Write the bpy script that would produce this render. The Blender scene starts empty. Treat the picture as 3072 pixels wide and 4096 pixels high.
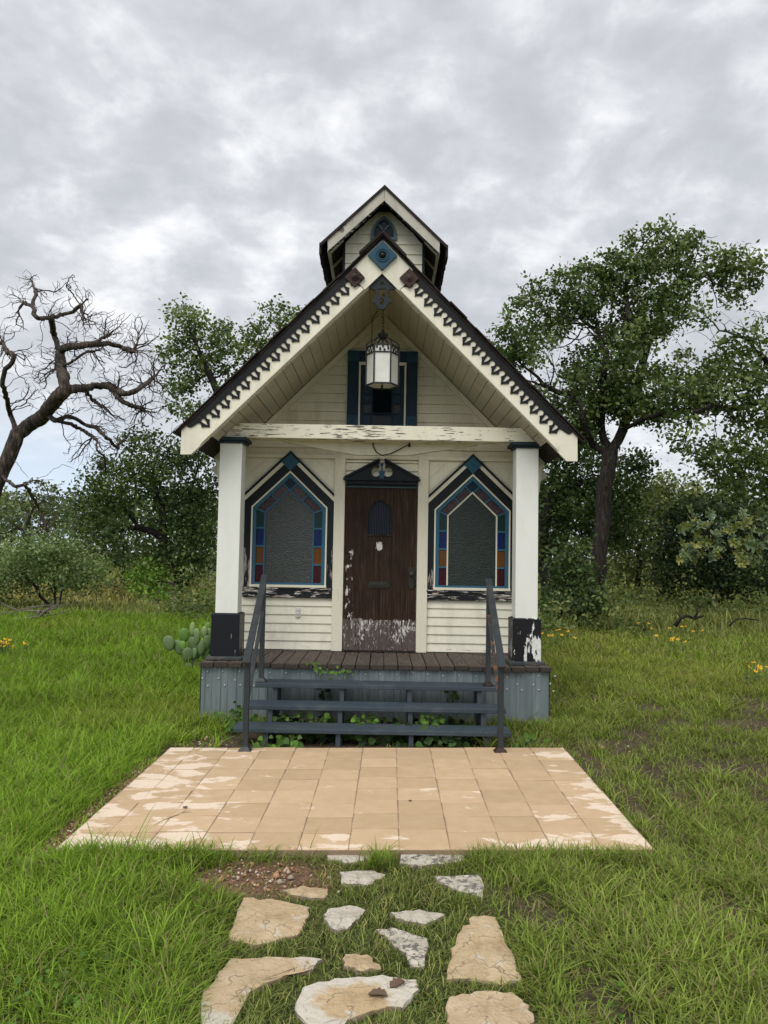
import bpy, math, random
import numpy as np
from mathutils import Vector, Matrix
from mathutils.geometry import tessellate_polygon
R = math.radians
S = bpy.context.scene
COL = S.collection
random.seed(7)
rng = np.random.default_rng(7)

# ------------------------------------------------------------------ camera
CAMX, CAMH, PITCH, ROLL, FPX = 0.06, 1.7, 3.2, 1.0, 3077.0
cam = bpy.data.cameras.new('camera')
cam.lens = FPX / 4096 * 36
cam.clip_end = 2000
co = bpy.data.objects.new('camera', cam)
COL.objects.link(co)
co.matrix_world = Matrix.Translation((CAMX, 0, CAMH)) @ Matrix.Rotation(R(90 + PITCH), 4, 'X') @ Matrix.Rotation(R(ROLL), 4, 'Z')
S.camera = co
S.view_settings.view_transform = 'Standard'
S.view_settings.look = 'None'
S.view_settings.gamma = 1
S.view_settings.exposure = 0.5

# ------------------------------------------------------------------ world
W = bpy.data.worlds.new('World')
S.world = W
W.use_nodes = True
SUN_EL, SUN_AZ = 52, 200      # degrees; azimuth clockwise from +Y, so the sun is behind the camera


class N:
    """little helper that wires shader nodes"""
    def __init__(self, tree):
        self.t = tree
        tree.nodes.clear()

    def n(self, typ, **kw):
        nd = self.t.nodes.new(typ)
        for k, v in kw.items():
            if hasattr(nd, k):
                setattr(nd, k, v)
        return nd

    def put(self, sock, v):
        if isinstance(v, bpy.types.NodeSocket):
            self.t.links.new(v, sock)
        elif v is not None:
            if isinstance(v, (tuple, list)) and sock.type == 'RGBA' and len(v) == 3:
                v = (*v, 1)
            sock.default_value = v

    def coord(self, which='Object'):
        return self.n('ShaderNodeTexCoord').outputs[which]

    def scale(self, vec, s, off=(0, 0, 0)):
        m = self.n('ShaderNodeMapping')
        self.put(m.inputs['Vector'], vec)
        m.inputs['Scale'].default_value = s
        m.inputs['Location'].default_value = off
        return m.outputs[0]

    def noise(self, vec, sc, det=4, rough=.55, dist=0):
        m = self.n('ShaderNodeTexNoise')
        self.put(m.inputs['Vector'], vec)
        self.put(m.inputs['Scale'], sc)
        m.inputs['Detail'].default_value = det
        m.inputs['Roughness'].default_value = rough
        m.inputs['Distortion'].default_value = dist
        return m.outputs['Fac']

    def math(self, op, a, b=None, c=None, clamp=False):
        m = self.n('ShaderNodeMath', operation=op)
        m.use_clamp = clamp
        self.put(m.inputs[0], a)
        self.put(m.inputs[1], b)
        self.put(m.inputs[2], c)
        return m.outputs[0]

    def step(self, v, a, b):
        m = self.n('ShaderNodeMapRange')
        m.clamp = True
        m.interpolation_type = 'SMOOTHSTEP'
        self.put(m.inputs['Value'], v)
        m.inputs['From Min'].default_value = a
        m.inputs['From Max'].default_value = b
        return m.outputs[0]

    def mix(self, f, a, b, blend='MIX'):
        m = self.n('ShaderNodeMix', data_type='RGBA', blend_type=blend)
        self.put(m.inputs[0], f)
        self.put(m.inputs[6], a)
        self.put(m.inputs[7], b)
        return m.outputs[2]

    def ramp(self, f, stops):
        m = self.n('ShaderNodeValToRGB')
        e = m.color_ramp.elements
        while len(e) < len(stops):
            e.new(.5)
        for el, (p, c) in zip(e, stops):
            el.position = p
            el.color = (*c, 1)
        self.put(m.inputs[0], f)
        return m.outputs[0]

    def sep(self, v):
        m = self.n('ShaderNodeSeparateXYZ')
        self.put(m.inputs[0], v)
        return m.outputs

    def comb(self, x, y, z):
        m = self.n('ShaderNodeCombineXYZ')
        for i, q in enumerate((x, y, z)):
            self.put(m.inputs[i], q)
        return m.outputs[0]

    def bump(self, h, st=.3, dist=.01):
        m = self.n('ShaderNodeBump')
        m.inputs['Strength'].default_value = st
        m.inputs['Distance'].default_value = dist
        self.put(m.inputs['Height'], h)
        return m.outputs[0]

    def principled(self, col, rough=.6, normal=None, metal=0, spec=.5):
        m = self.n('ShaderNodeBsdfPrincipled')
        self.put(m.inputs['Base Color'], col)
        self.put(m.inputs['Roughness'], rough)
        self.put(m.inputs['Metallic'], metal)
        self.put(m.inputs['Specular IOR Level'], spec)
        if normal is not None:
            self.put(m.inputs['Normal'], normal)
        return m.outputs[0]

    def out(self, sh):
        o = self.n('ShaderNodeOutputMaterial')
        self.put(o.inputs[0], sh)


w = N(W.node_tree)
d = w.coord('Generated')
sx, sy, sz = w.sep(d)
zc = w.math('MAXIMUM', sz, 0.0)
den = w.math('ADD', zc, .33)
pv = w.comb(w.math('DIVIDE', sx, den), w.math('DIVIDE', sy, den), 0)
pv = w.scale(pv, (1.25, 1.25, 1.0), (3.1, 1.7, 0))
n1 = w.noise(pv, 1.3, 3, .5, .3)
n2 = w.noise(pv, 6.5, 7, .56, .2)
n3 = w.noise(w.scale(pv, (1, 1, 1), (9, 4, 2)), 3.2, 6, .6, .2)
cl = w.math('ADD', w.math('MULTIPLY', n1, .20), w.math('ADD', w.math('MULTIPLY', n2, .46), w.math('MULTIPLY', n3, .34)))
ccol = w.ramp(cl, [(.38, (.475, .49, .52)), (.45, (.515, .53, .565)), (.51, (.585, .60, .63)), (.555, (.69, .705, .73)), (.62, (.86, .865, .88))])
hz = w.step(sz, .30, .02)
ccol = w.mix(w.math('MULTIPLY', hz, .6), ccol, (.64, .685, .74))
lowl = w.math('MULTIPLY', w.step(sz, .20, .08), w.step(w.math('DIVIDE', sx, w.math('MAXIMUM', sy, .1)), -.25, -.42))
ccol = w.mix(w.math('MULTIPLY', lowl, .7), ccol, (.58, .70, .86))
# the cloud deck is thinner, so brighter, overhead and round the veiled sun
sd = Vector((math.sin(R(SUN_AZ)) * math.cos(R(SUN_EL)), math.cos(R(SUN_AZ)) * math.cos(R(SUN_EL)), math.sin(R(SUN_EL))))
dp = w.n('ShaderNodeVectorMath', operation='DOT_PRODUCT')
w.put(dp.inputs[0], d)
dp.inputs[1].default_value = sd
glow = w.math('POWER', w.math('MAXIMUM', dp.outputs['Value'], 0), 2.0)
gain = w.math('ADD', 1.0, w.math('ADD', w.math('MULTIPLY', glow, .55), w.math('MULTIPLY', w.step(sz, .6, 1.0), .25)))
bg = w.n('ShaderNodeBackground')
w.put(bg.inputs[0], ccol)
w.put(bg.inputs[1], w.math('MULTIPLY', gain, .89))
sky = w.n('ShaderNodeTexSky', sky_type='NISHITA')
sky.sun_disc = False
sky.sun_elevation = R(SUN_EL)
sky.sun_rotation = R(SUN_AZ)
bg2 = w.n('ShaderNodeBackground')
w.put(bg2.inputs[0], sky.outputs[0])
bg2.inputs[1].default_value = .06
ms = w.n('ShaderNodeMixShader')
ms.inputs[0].default_value = .93
w.put(ms.inputs[1], bg2.outputs[0])
w.put(ms.inputs[2], bg.outputs[0])
wo = w.n('ShaderNodeOutputWorld')
w.put(wo.inputs[0], ms.outputs[0])

sun = bpy.data.lights.new('sun', 'SUN')
sun.energy = 1.2
sun.angle = R(40)
sun.color = (1, .97, .92)
so = bpy.data.objects.new('sun', sun)
COL.objects.link(so)
so.rotation_euler = (-sd).to_track_quat('-Z', 'Y').to_euler()

# ------------------------------------------------------------------ materials
MATS = {}


def mat(name):
    m = bpy.data.materials.new(name)
    m.use_nodes = True
    MATS[name] = m
    return N(m.node_tree)


def paint(name, col, under=(.20, .16, .12), peel=.0, st=(1, 1, 1), sc=9, dirt=.25, rough=.55, dirtcol=None, low=None, grain=(1, 1, 1), under2=None, off=(0, 0, 0), edge=.015):
    """weathered paint: peel 0..1 shows the wood below in flakes stretched by st; low=(z0,z1,amount) peels more towards z0"""
    q = mat(name)
    c = q.coord()
    v = q.scale(c, st, off)
    a = q.noise(v, sc, 6, .62, .2)
    b = q.noise(q.scale(c, (1, 1, 1), (5.3, 2.1, off[0])), 1.7, 3, .5)
    pl = q.math('ADD', a, q.math('MULTIPLY', q.math('SUBTRACT', b, .5), .35))
    th = 1.0 - peel
    if low:
        z = q.sep(c)[2]
        pl = q.math('ADD', pl, q.math('MULTIPLY', q.step(z, low[1], low[0]), low[2]))
    m = q.step(pl, th - edge, th + edge)
    d1 = q.noise(q.scale(c, (2.2, 2.2, .7)), 2.5, 5, .6)
    d2 = q.noise(c, 40, 3, .6)
    dc = dirtcol or tuple(x * .55 for x in col)
    base = q.mix(q.math('MULTIPLY', q.step(d1, .45, .75), dirt), col, dc)
    base = q.mix(q.math('MULTIPLY', q.step(d2, .5, .8), dirt * .6), base, dc)
    g = q.noise(q.scale(c, grain), 30, 4, .6)
    un = q.mix(g, tuple(x * .55 for x in under), tuple(min(1, x * 1.4) for x in under))
    if under2:
        un = q.mix(q.step(q.noise(v, sc * 2.3, 4), .5, .56), un, under2)
    cc = q.mix(m, base, un)
    h = q.math('SUBTRACT', q.math('MULTIPLY', g, .35), m)
    q.out(q.principled(cc, q.math('ADD', rough, q.math('MULTIPLY', m, .3)), q.bump(h, .5, .005), spec=.22))
    return MATS[name]


CREAM = (.78, .74, .60)
H3 = (.35, 1, 4)
V3 = (4, 1, .35)
cream = paint('cream_paint', CREAM, (.32, .28, .22), .16, H3, 14, .3)
cream_low = paint('cream_siding', (.77, .735, .60), (.30, .27, .22), .22, (.5, 1, 3.5), 11, .42, low=(.60, .80, .16), grain=(.3, 1, 6))
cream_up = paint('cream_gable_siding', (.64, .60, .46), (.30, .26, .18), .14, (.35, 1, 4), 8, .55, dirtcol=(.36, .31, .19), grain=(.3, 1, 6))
cream_beam = paint('cream_beam_paint', (.80, .76, .60), (.09, .07, .06), .405, (.26, 1, 2.6), 24, .2, grain=(.3, 1, 6), under2=(.26, .23, .20))
cream_trim = paint('cream_trim_paint', (.74, .70, .56), (.22, .19, .15), .27, (5, 1, .6), 9, .35, grain=(6, 1, .3))
cream_old = paint('grey_cream_paint', (.50, .47, .39), (.12, .10, .085), .30, (1, 1, 1), 8, .5)
white_col = paint('white_column_paint', (.80, .80, .735), (.35, .24, .18), .20, (3, 3, .6), 7, .28, rough=.5, dirtcol=(.62, .60, .52))
soffit_m = paint('shaded_cream_soffit', (.49, .45, .35), (.16, .13, .09), .12, (2, .3, 2), 8, .45, dirtcol=(.38, .33, .22))  # dirty cream, darkened further to hold the shade under the porch roof
black = paint('black_trim_paint', (.010, .014, .017), (.26, .22, .185), .2, V3, 8, .0, rough=.5, grain=(6, 1, .3))
black_peel = paint('flaking_black_paint', (.010, .012, .014), (.20, .17, .145), .46, (.35, 1, 2.4), 15, .0, rough=.5, under2=(.60, .58, .52), grain=(.3, 1, 6))
black_side = paint('flaking_black_side_paint', (.010, .013, .016), (.30, .25, .22), .27, (4, 1, .5), 5, .0, rough=.5, under2=(.36, .31, .27), grain=(6, 1, .3), low=(1.35, 2.25, .20))
ped_l = paint('black_pedestal_paint', (.012, .013, .017), (.7, .68, .62), .315, (5, 5, .6), 6, .0, rough=.4, edge=.006)
ped_r = paint('flaking_black_pedestal_paint', (.012, .012, .014), (.75, .74, .69), .385, (3.0, 3, .8), 5, .0, rough=.5, edge=.006, off=(3.3, 0, 1.2))
teal = paint('teal_cap_paint', (.018, .035, .042), (.1, .09, .08), .15, V3, 8, .2)
black_fret = paint('black_fretwork_paint', (.009, .009, .010), (.16, .14, .12), .24, (1, 1, 1), 9, .2, dirtcol=(.035, .03, .028))
blue = paint('blue_sash_paint', (.034, .120, .185), (.35, .38, .38), .2, V3, 9, .35)
blue_bl = paint('blue_block_paint', (.028, .105, .165), (.02, .03, .04), .2, (1, 1, 1), 9, .4, dirtcol=(.012, .05, .08))
blue_dia = paint('blue_diamond_paint', (.023, .072, .108), (.02, .03, .04), .18, (1, 1, 1), 9, .5, dirtcol=(.02, .07, .11))
blue_dk = paint('dark_blue_paint', (.006, .022, .045), (.02, .03, .04), .15, V3, 8, .2)
belf_m = paint('weathered_belfry_paint', (.52, .49, .41), (.17, .15, .125), .36, (1, 1, 1), 7, .5, dirtcol=(.28, .255, .21))
blue_dk2 = paint('deep_blue_block_paint', (.014, .052, .082), (.02, .03, .04), .18, (1, 1, 1), 9, .4, dirtcol=(.007, .026, .04))
greyblue = paint('grey_blue_paint', (.10, .16, .19), (.3, .3, .28), .15, (1, 1, 1), 8, .3)
rust = paint('rusty_plate', (.042, .024, .018), (.022, .017, .014), .42, (1, 1, 1), 14, .5)
rust_w = paint('rusty_plate_flaked', (.050, .026, .020), (.55, .52, .48), .33, (1, 1, 1), 10, .4)
step_m = paint('slate_step_paint', (.044, .060, .072), (.10, .11, .11), .28, (.5, 3, 3), 10, .6, dirtcol=(.085, .10, .108), grain=(.2, 5, 5))
string_m = paint('slate_stringer_paint', (.062, .078, .092), (.16, .15, .14), .22, V3, 8, .3)
rail_m = paint('charcoal_metal', (.032, .038, .042), (.16, .11, .08), .2, (2, 2, 1), 8, .5, dirtcol=(.09, .085, .08), rough=.45)
rail_r = paint('rusty_metal_bar', (.045, .045, .045), (.17, .085, .045), .47, (3, 3, .8), 6, .3, rough=.6)
grey_orn = paint('grey_ornament_paint', (.024, .028, .032), (.10, .09, .08), .25, (1, 1, 1), 9, .4)
plate_m = paint('grey_base_plate', (.055, .062, .062), (.12, .10, .085), .42, (.5, 1, 2), 7, .3)

q = mat('skirt_metal')
c = q.coord()
a = q.noise(q.scale(c, (3, 3, .4)), 4, 5, .6)
b = q.noise(c, 55, 3, .6)
cc = q.ramp(a, [(.35, (.135, .165, .170)), (.55, (.172, .207, .212)), (.72, (.22, .255, .258))])
z = q.sep(c)[2]
mud = q.math('MULTIPLY', q.step(q.math('ADD', z, q.math('MULTIPLY', a, .12)), .20, .02), .6)
cc = q.mix(mud, cc, (.17, .155, .115))
cc = q.mix(q.math('MULTIPLY', q.step(b, .55, .75), .3), cc, (.11, .15, .165))
q.out(q.principled(cc, .42, q.bump(b, .08, .002), spec=.45))

q = mat('screw_steel')
q.out(q.principled((.65, .67, .68), .3, metal=.6))

q = mat('deck_boards')
c = q.coord()
x, y, z = q.sep(c)
bid = q.math('FLOOR', q.math('DIVIDE', q.math('ADD', x, 1.78), .1425))
wn = q.n('ShaderNodeTexWhiteNoise', noise_dimensions='1D')
q.put(wn.inputs['W'], bid)
g = q.noise(q.scale(c, (14, 1, 14)), 5, 6, .65, .3)
g2 = q.noise(q.scale(c, (60, 4, 60)), 2, 4, .6)
cc = q.ramp(g, [(.3, (.028, .023, .020)), (.5, (.075, .061, .050)), (.72, (.185, .155, .13))])
cc = q.mix(q.math('MULTIPLY', wn.outputs[0], .45), cc, (.12, .088, .066), 'MIX')
cc = q.mix(q.math('MULTIPLY', q.step(g2, .5, .7), .5), cc, (.045, .036, .03))
endm = q.math('MULTIPLY', q.step(y, -.165, -.205), q.step(g, .35, .6))
cc = q.mix(q.math('MULTIPLY', endm, .85), cc, (.018, .017, .016))
q.out(q.principled(cc, .8, q.bump(q.math('ADD', g, g2), .5, .004), spec=.25))

q = mat('door_wood')
c = q.coord()
x, y, z = q.sep(c)
g = q.noise(q.scale(c, (34, 1, 1.3)), 2.2, 7, .65, .5)
gf = q.noise(q.scale(c, (120, 1, 2.5)), 2, 5, .6)
l = q.noise(q.scale(c, (2, 1, 1.2)), 2, 4, .55)
cc = q.ramp(g, [(.28, (.014, .008, .005)), (.48, (.036, .021, .014)), (.62, (.064, .039, .026)), (.78, (.115, .078, .055))])
cc = q.mix(q.math('MULTIPLY', q.step(l, .45, .7), .55), cc, (.020, .013, .010))
cc = q.mix(q.math('MULTIPLY', q.step(gf, .52, .64), .35), cc, (.012, .008, .006))
# worn grey kick zone with paint flakes at the bottom, a few flakes down the hinge side, one pale patch under the glass
kick = q.step(q.math('ADD', z, q.math('MULTIPLY', q.math('SUBTRACT', q.noise(q.scale(c, (9, 1, 3)), 3, 4), .5), .10)), .965, .955)
grey = q.ramp(g, [(.3, (.05, .038, .032)), (.55, (.12, .095, .082)), (.75, (.20, .165, .145))])
cc = q.mix(kick, cc, grey)
fl = q.noise(q.scale(c, (13, 1, 4.2), (2.2, 0, .7)), 3.4, 7, .72, .6)
zk = q.step(z, .64, .93)
flm = q.math('MULTIPLY', q.step(q.math('ADD', fl, q.math('ADD', q.math('MULTIPLY', zk, .075), q.math('MULTIPLY', q.math('SUBTRACT', q.noise(q.scale(c, (1, 1, .7), (1.2, 0, 5)), 6, 3), .5), .30))), .60, .615), kick)
hl = q.math('MULTIPLY', q.step(q.math('ABSOLUTE', q.math('ADD', x, .325)), .05, .028), q.math('MULTIPLY', q.step(z, 1.78, 1.70), q.step(z, .9, 1.0)))
hm = q.math('MULTIPLY', hl, q.step(q.noise(q.scale(c, (5, 1, 2.2), (7, 0, 3.1)), 5, 5, .6, .4), .57, .59))
px = q.math('SUBTRACT', x, .013)
pz = q.math('SUBTRACT', z, 1.80)
pr = q.math('SQRT', q.math('ADD', q.math('POWER', q.math('MULTIPLY', px, 26), 2), q.math('POWER', q.math('MULTIPLY', pz, 18), 2)))
pm = q.step(q.math('ADD', pr, q.math('MULTIPLY', q.noise(q.scale(c, (1.6, 1, .8)), 34, 5, .7), 2.6)), 2.22, 2.12)
al = q.math('MAXIMUM', q.math('MAXIMUM', flm, hm), pm)
cc = q.mix(al, cc, (.66, .63, .58))
q.out(q.principled(cc, .62, q.bump(q.math('ADD', g, q.math('MULTIPLY', al, .6)), .6, .005), spec=.10))

q = mat('aged_bronze')
c = q.coord()
a = q.noise(c, 30, 4, .6)
q.out(q.principled(q.mix(a, (.018, .017, .012), (.05, .045, .032)), .45, q.bump(a, .2, .002), metal=.5))


def glass(name, col, rough=.12, bsc=60, bst=.35, bumpscale=(1, 1, 1), spec=.5):
    q = mat(name)
    c = q.coord()
    a = q.noise(q.scale(c, bumpscale), bsc, 3, .6, 1.2)
    b = q.noise(c, 6, 4, .6)
    cc = q.mix(q.math('MULTIPLY', b, .7), col, tuple(x * .45 for x in col))
    q.out(q.principled(cc, rough, q.bump(a, bst, .012), spec=spec))
    return MATS[name]


g_main = glass('rippled_glass', (.034, .045, .040), .20, 44, .55, (.55, 1, 1.7), .6)
g_main2 = glass('rippled_green_glass', (.018, .030, .025), .20, 44, .55, (.55, 1, 1.7), .4)
g_red = glass('red_glass', (.060, .004, .010), spec=.25)
g_amber = glass('amber_glass', (.17, .060, .006), spec=.25)
g_blue = glass('blue_glass', (.004, .018, .12), spec=.25)
g_green = glass('green_glass', (.006, .040, .036), spec=.25)
g_purple = glass('plum_glass', (.040, .016, .022), .2, 50, .7)
g_plum = glass('dull_plum_glass', (.075, .045, .05), .2, 50, .7)
g_dblue = glass('dark_blue_glass', (.006, .024, .05), .2, 50, .4, spec=.2)
g_dark = glass('black_glass', (.003, .008, .013), .08, 8, .05, spec=.18)
g_grey = glass('grey_textured_glass', (.06, .065, .07), .25, 80, .9)

q = mat('ribbed_glass')
c = q.coord()
x = q.sep(c)[0]
rb = q.math('SINE', q.math('MULTIPLY', x, 2 * math.pi / .019))
q.out(q.principled(q.mix(q.step(rb, .3, .9), (.008, .011, .022), (.060, .068, .095)), .15, q.bump(rb, .9, .012), spec=.8))

q = mat('milk_glass')
c = q.coord()
a = q.noise(c, 7, 4, .6)
q.out(q.principled(q.ramp(a, [(.3, (.70, .69, .62)), (.7, (.82, .81, .76))]), .3, spec=.5))

q = mat('lantern_iron')
c = q.coord()
q.out(q.principled(q.mix(q.noise(c, 30, 3), (.010, .011, .013), (.035, .032, .03)), .5, metal=.3))

q = mat('roof_shingle')
c = q.coord()
a = q.noise(c, 6, 5, .65)
b = q.noise(q.scale(c, (3, 9, 3)), 5, 3, .6)
q.out(q.principled(q.mix(b, q.ramp(a, [(.35, (.020, .016, .014)), (.55, (.045, .033, .026)), (.75, (.10, .062, .045))]), (.018, .015, .014)), .85, q.bump(a, .6, .01), spec=.2))

q = mat('dark_wood')
c = q.coord()
a = q.noise(q.scale(c, (3, 1, 3)), 6, 5, .65)
q.out(q.principled(q.ramp(a, [(.35, (.012, .010, .009)), (.7, (.045, .034, .026))]), .8, q.bump(a, .4, .006), spec=.2))

# patio tiles
TILE = .3 * 3.45 / 3.6
q = mat('patio_tile')
c = q.coord()
x, y, z = q.sep(c)
oi = q.n('ShaderNodeAttribute', attribute_name='tint')
rnd = q.sep(oi.outputs['Color'])[0]
edge = q.sep(oi.outputs['Color'])[1]
a = q.noise(q.scale(c, (1.0, 1.9, 1)), 3.2, 6, .60, .35)
f = q.noise(c, 60, 4, .65)
l = q.noise(c, .8, 3, .5)
ln = q.noise(c, 9, 5, .6)
cc = q.ramp(ln, [(.3, (.52, .365, .215)), (.6, (.575, .415, .255)), (.8, (.61, .455, .29))])
cc = q.mix(q.math('MULTIPLY', q.step(l, .42, .62), .35), cc, (.47, .335, .20))
ex = q.step(q.math('ABSOLUTE', q.math('SUBTRACT', x, .22)), .75, 1.75)
ey = q.step(y, -.80, -1.18)
bl = q.math('ADD', a, q.math('ADD', q.math('MULTIPLY', ex, .17), q.math('ADD', q.math('MULTIPLY', rnd, .10), q.math('MULTIPLY', ey, .09))))
bl = q.math('ADD', bl, q.math('MULTIPLY', q.math('SUBTRACT', f, .5), .05))
cc = q.mix(1.0, cc, q.ramp(rnd, [(0, (.88, .87, .85)), (1, (1.06, 1.06, 1.07))]), 'MULTIPLY')
pm = q.step(bl, .690, .735)
cc = q.mix(q.math('MULTIPLY', pm, .85), cc, (.78, .635, .49))
cc = q.mix(q.math('MULTIPLY', q.step(f, .56, .74), .35), cc, (.36, .25, .14))
sp = q.n('ShaderNodeTexVoronoi')
q.put(sp.inputs['Vector'], c)
sp.inputs['Scale'].default_value = 17
cc = q.mix(q.math('MULTIPLY', q.step(sp.outputs['Distance'], .045, .03), .7), cc, (.12, .08, .05))
cc = q.mix(q.math('MULTIPLY', edge, .12), cc, (.30, .20, .11))
q.out(q.principled(cc, .8, q.bump(q.math('ADD', f, q.math('MULTIPLY', ln, .6)), .3, .003), spec=.25))

q = mat('patio_bed')
q.out(q.principled(q.mix(q.noise(q.coord(), 60, 3), (.18, .125, .08), (.32, .23, .145)), .95))


def stone(name, c1, c2, spk=0, pale=None, inner=None):
    q = mat(name)
    c = q.coord()
    a = q.noise(c, 5, 6, .62, .4)
    f = q.noise(c, 48, 5, .68)
    f2 = q.noise(c, 150, 3, .6)
    b = q.noise(q.scale(c, (1, 1, 1), (4, 2, 7)), 7.0, 7, .68, .8)
    cc = q.mix(q.step(a, .35, .65), c1, c2)
    if pale:
        ln = q.n('ShaderNodeVectorMath', operation='LENGTH')
        q.put(ln.inputs[0], q.scale(c, (1, 1.25, 0)))
        rad = q.math('ADD', ln.outputs['Value'], q.math('MULTIPLY', q.math('SUBTRACT', b, .5), .34))
        cc = q.mix(q.math('MULTIPLY', q.step(rad, inner - .035, inner + .035), .9), cc, pale)
    # layered limestone: chalky scabs, pits, hairline cracks, soil stains
    cc = q.mix(q.math('MULTIPLY', q.step(b, .56, .62), .55), cc, (.66, .60, .50))
    cc = q.mix(q.math('MULTIPLY', q.step(b, .44, .36), .45), cc, tuple(x * .62 for x in c1))
    cc = q.mix(q.math('MULTIPLY', q.step(f, .55, .72), .35), cc, tuple(x * .45 for x in c1))
    cc = q.mix(q.math('MULTIPLY', q.step(f2, .60, .72), .5), cc, tuple(x * .35 for x in c1))
    vo = q.n('ShaderNodeTexVoronoi', feature='DISTANCE_TO_EDGE')
    q.put(vo.inputs['Vector'], q.mix(.12, c, q.n('ShaderNodeTexNoise').outputs['Color']))
    vo.inputs['Scale'].default_value = 4.5
    crk = q.math('MULTIPLY', q.step(vo.outputs['Distance'], .012, .003), q.step(a, .45, .55))
    cc = q.mix(q.math('MULTIPLY', crk, .25), cc, (.12, .09, .06))
    if spk:
        cc = q.mix(q.math('MULTIPLY', q.step(q.noise(c, 26, 6, .75), .52, .56), spk), cc, (.075, .07, .062))
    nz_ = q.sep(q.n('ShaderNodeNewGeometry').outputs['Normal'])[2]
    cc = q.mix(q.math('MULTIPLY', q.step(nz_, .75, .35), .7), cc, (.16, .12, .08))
    hgt = q.math('SUBTRACT', q.math('ADD', f, q.math('MULTIPLY', q.math('ADD', a, b), 2)), crk)
    q.out(q.principled(cc, .88, q.bump(hgt, .9, .012), spec=.15))
    return MATS[name]


st_tan = stone('tan_flagstone', (.48, .35, .20), (.60, .46, .29))
st_pale = stone('pale_flagstone', (.52, .46, .365), (.64, .585, .49))
st_mix = stone('two_tone_flagstone', (.50, .37, .22), (.60, .46, .30), 0, (.62, .57, .48), .27)
st_core = stone('white_rimmed_flagstone', (.50, .36, .20), (.58, .43, .26), 0, (.64, .59, .50), .15)
st_spk = stone('speckled_flagstone', (.50, .45, .36), (.62, .57, .48), .75)

q = mat('bark')
c = q.coord()
a = q.noise(q.scale(c, (6, 6, 1.2)), 4, 6, .65, .3)
q.out(q.principled(q.ramp(a, [(.35, (.012, .010, .009)), (.55, (.036, .030, .025)), (.75, (.10, .088, .074))]), .9, q.bump(a, .9, .03), spec=.15))
q = mat('dead_bark')
c = q.coord()
a = q.noise(q.scale(c, (5, 5, 1)), 3, 6, .65, .3)
q.out(q.principled(q.ramp(a, [(.35, (.022, .017, .014)), (.52, (.065, .052, .043)), (.66, (.17, .13, .105)), (.8, (.33, .27, .22))]), .9, q.bump(a, .9, .03), spec=.15))
q = mat('grey_twig')
q.out(q.principled(q.mix(q.noise(q.coord(), 8, 4), (.05, .042, .035), (.24, .21, .17)), .9))


def leafmat(name, trans=.3, rough=.55, spec=.3, attr='tint'):
    q = mat(name)
    at_ = q.n('ShaderNodeAttribute', attribute_name=attr)
    col = at_.outputs['Color']
    p = q.principled(col, rough, spec=spec)
    t = q.n('ShaderNodeBsdfTranslucent')
    q.put(t.inputs[0], q.mix(1.0, col, (1.25, 1.35, .7), 'MULTIPLY'))
    m = q.n('ShaderNodeMixShader')
    m.inputs[0].default_value = trans
    q.put(m.inputs[1], p)
    q.put(m.inputs[2], t.outputs[0])
    q.out(m.outputs[0])
    return MATS[name]


leaf_m = leafmat('leaf', .25)
grass_m = leafmat('grass_blade', .32, .7, .1)
q = mat('soil')
at_ = q.n('ShaderNodeAttribute', attribute_name='tint')
c = q.coord()
f = q.noise(c, 35, 5, .7)
f2 = q.noise(c, 6, 5, .65)
cc = q.mix(q.step(f, .35, .7), q.mix(1.0, at_.outputs['Color'], (.55, .55, .55), 'MULTIPLY'), q.mix(1.0, at_.outputs['Color'], (1.3, 1.3, 1.3), 'MULTIPLY'))
q.out(q.principled(cc, .95, q.bump(q.math('ADD', f, f2), .8, .03), spec=.1))
q = mat('cactus_skin')
c = q.coord()
at_ = q.n('ShaderNodeAttribute', attribute_name='tint')
v = q.n('ShaderNodeTexVoronoi')
q.put(v.inputs['Vector'], c)
v.inputs['Scale'].default_value = 38
cc = q.mix(q.step(v.outputs['Distance'], .16, .10), at_.outputs['Color'], (.22, .20, .10))
cc = q.mix(q.math('MULTIPLY', q.noise(c, 12, 4), .35), cc, (.06, .11, .045))
q.out(q.principled(cc, .5, spec=.35))
for nm, cl_, ro in (('yellow_petal', (.85, .50, .012), .6), ('dark_flower_centre', (.02, .01, .006), .8), ('white_plastic', (.72, .70, .64), .4), ('black_cable', (.012, .012, .013), .5), ('dead_leaf', (.14, .085, .05), .8), ('fence_post', (.30, .29, .22), .8), ('wall_dark', (.04, .035, .03), .9)):
    q = mat(nm)
    q.out(q.principled(q.mix(q.noise(q.coord(), 20, 3), tuple(x * .7 for x in cl_), cl_), ro))
q = mat('pebble')
at_ = q.n('ShaderNodeAttribute', attribute_name='tint')
q.out(q.principled(at_.outputs['Color'], .85, spec=.2))
M = MATS


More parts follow.
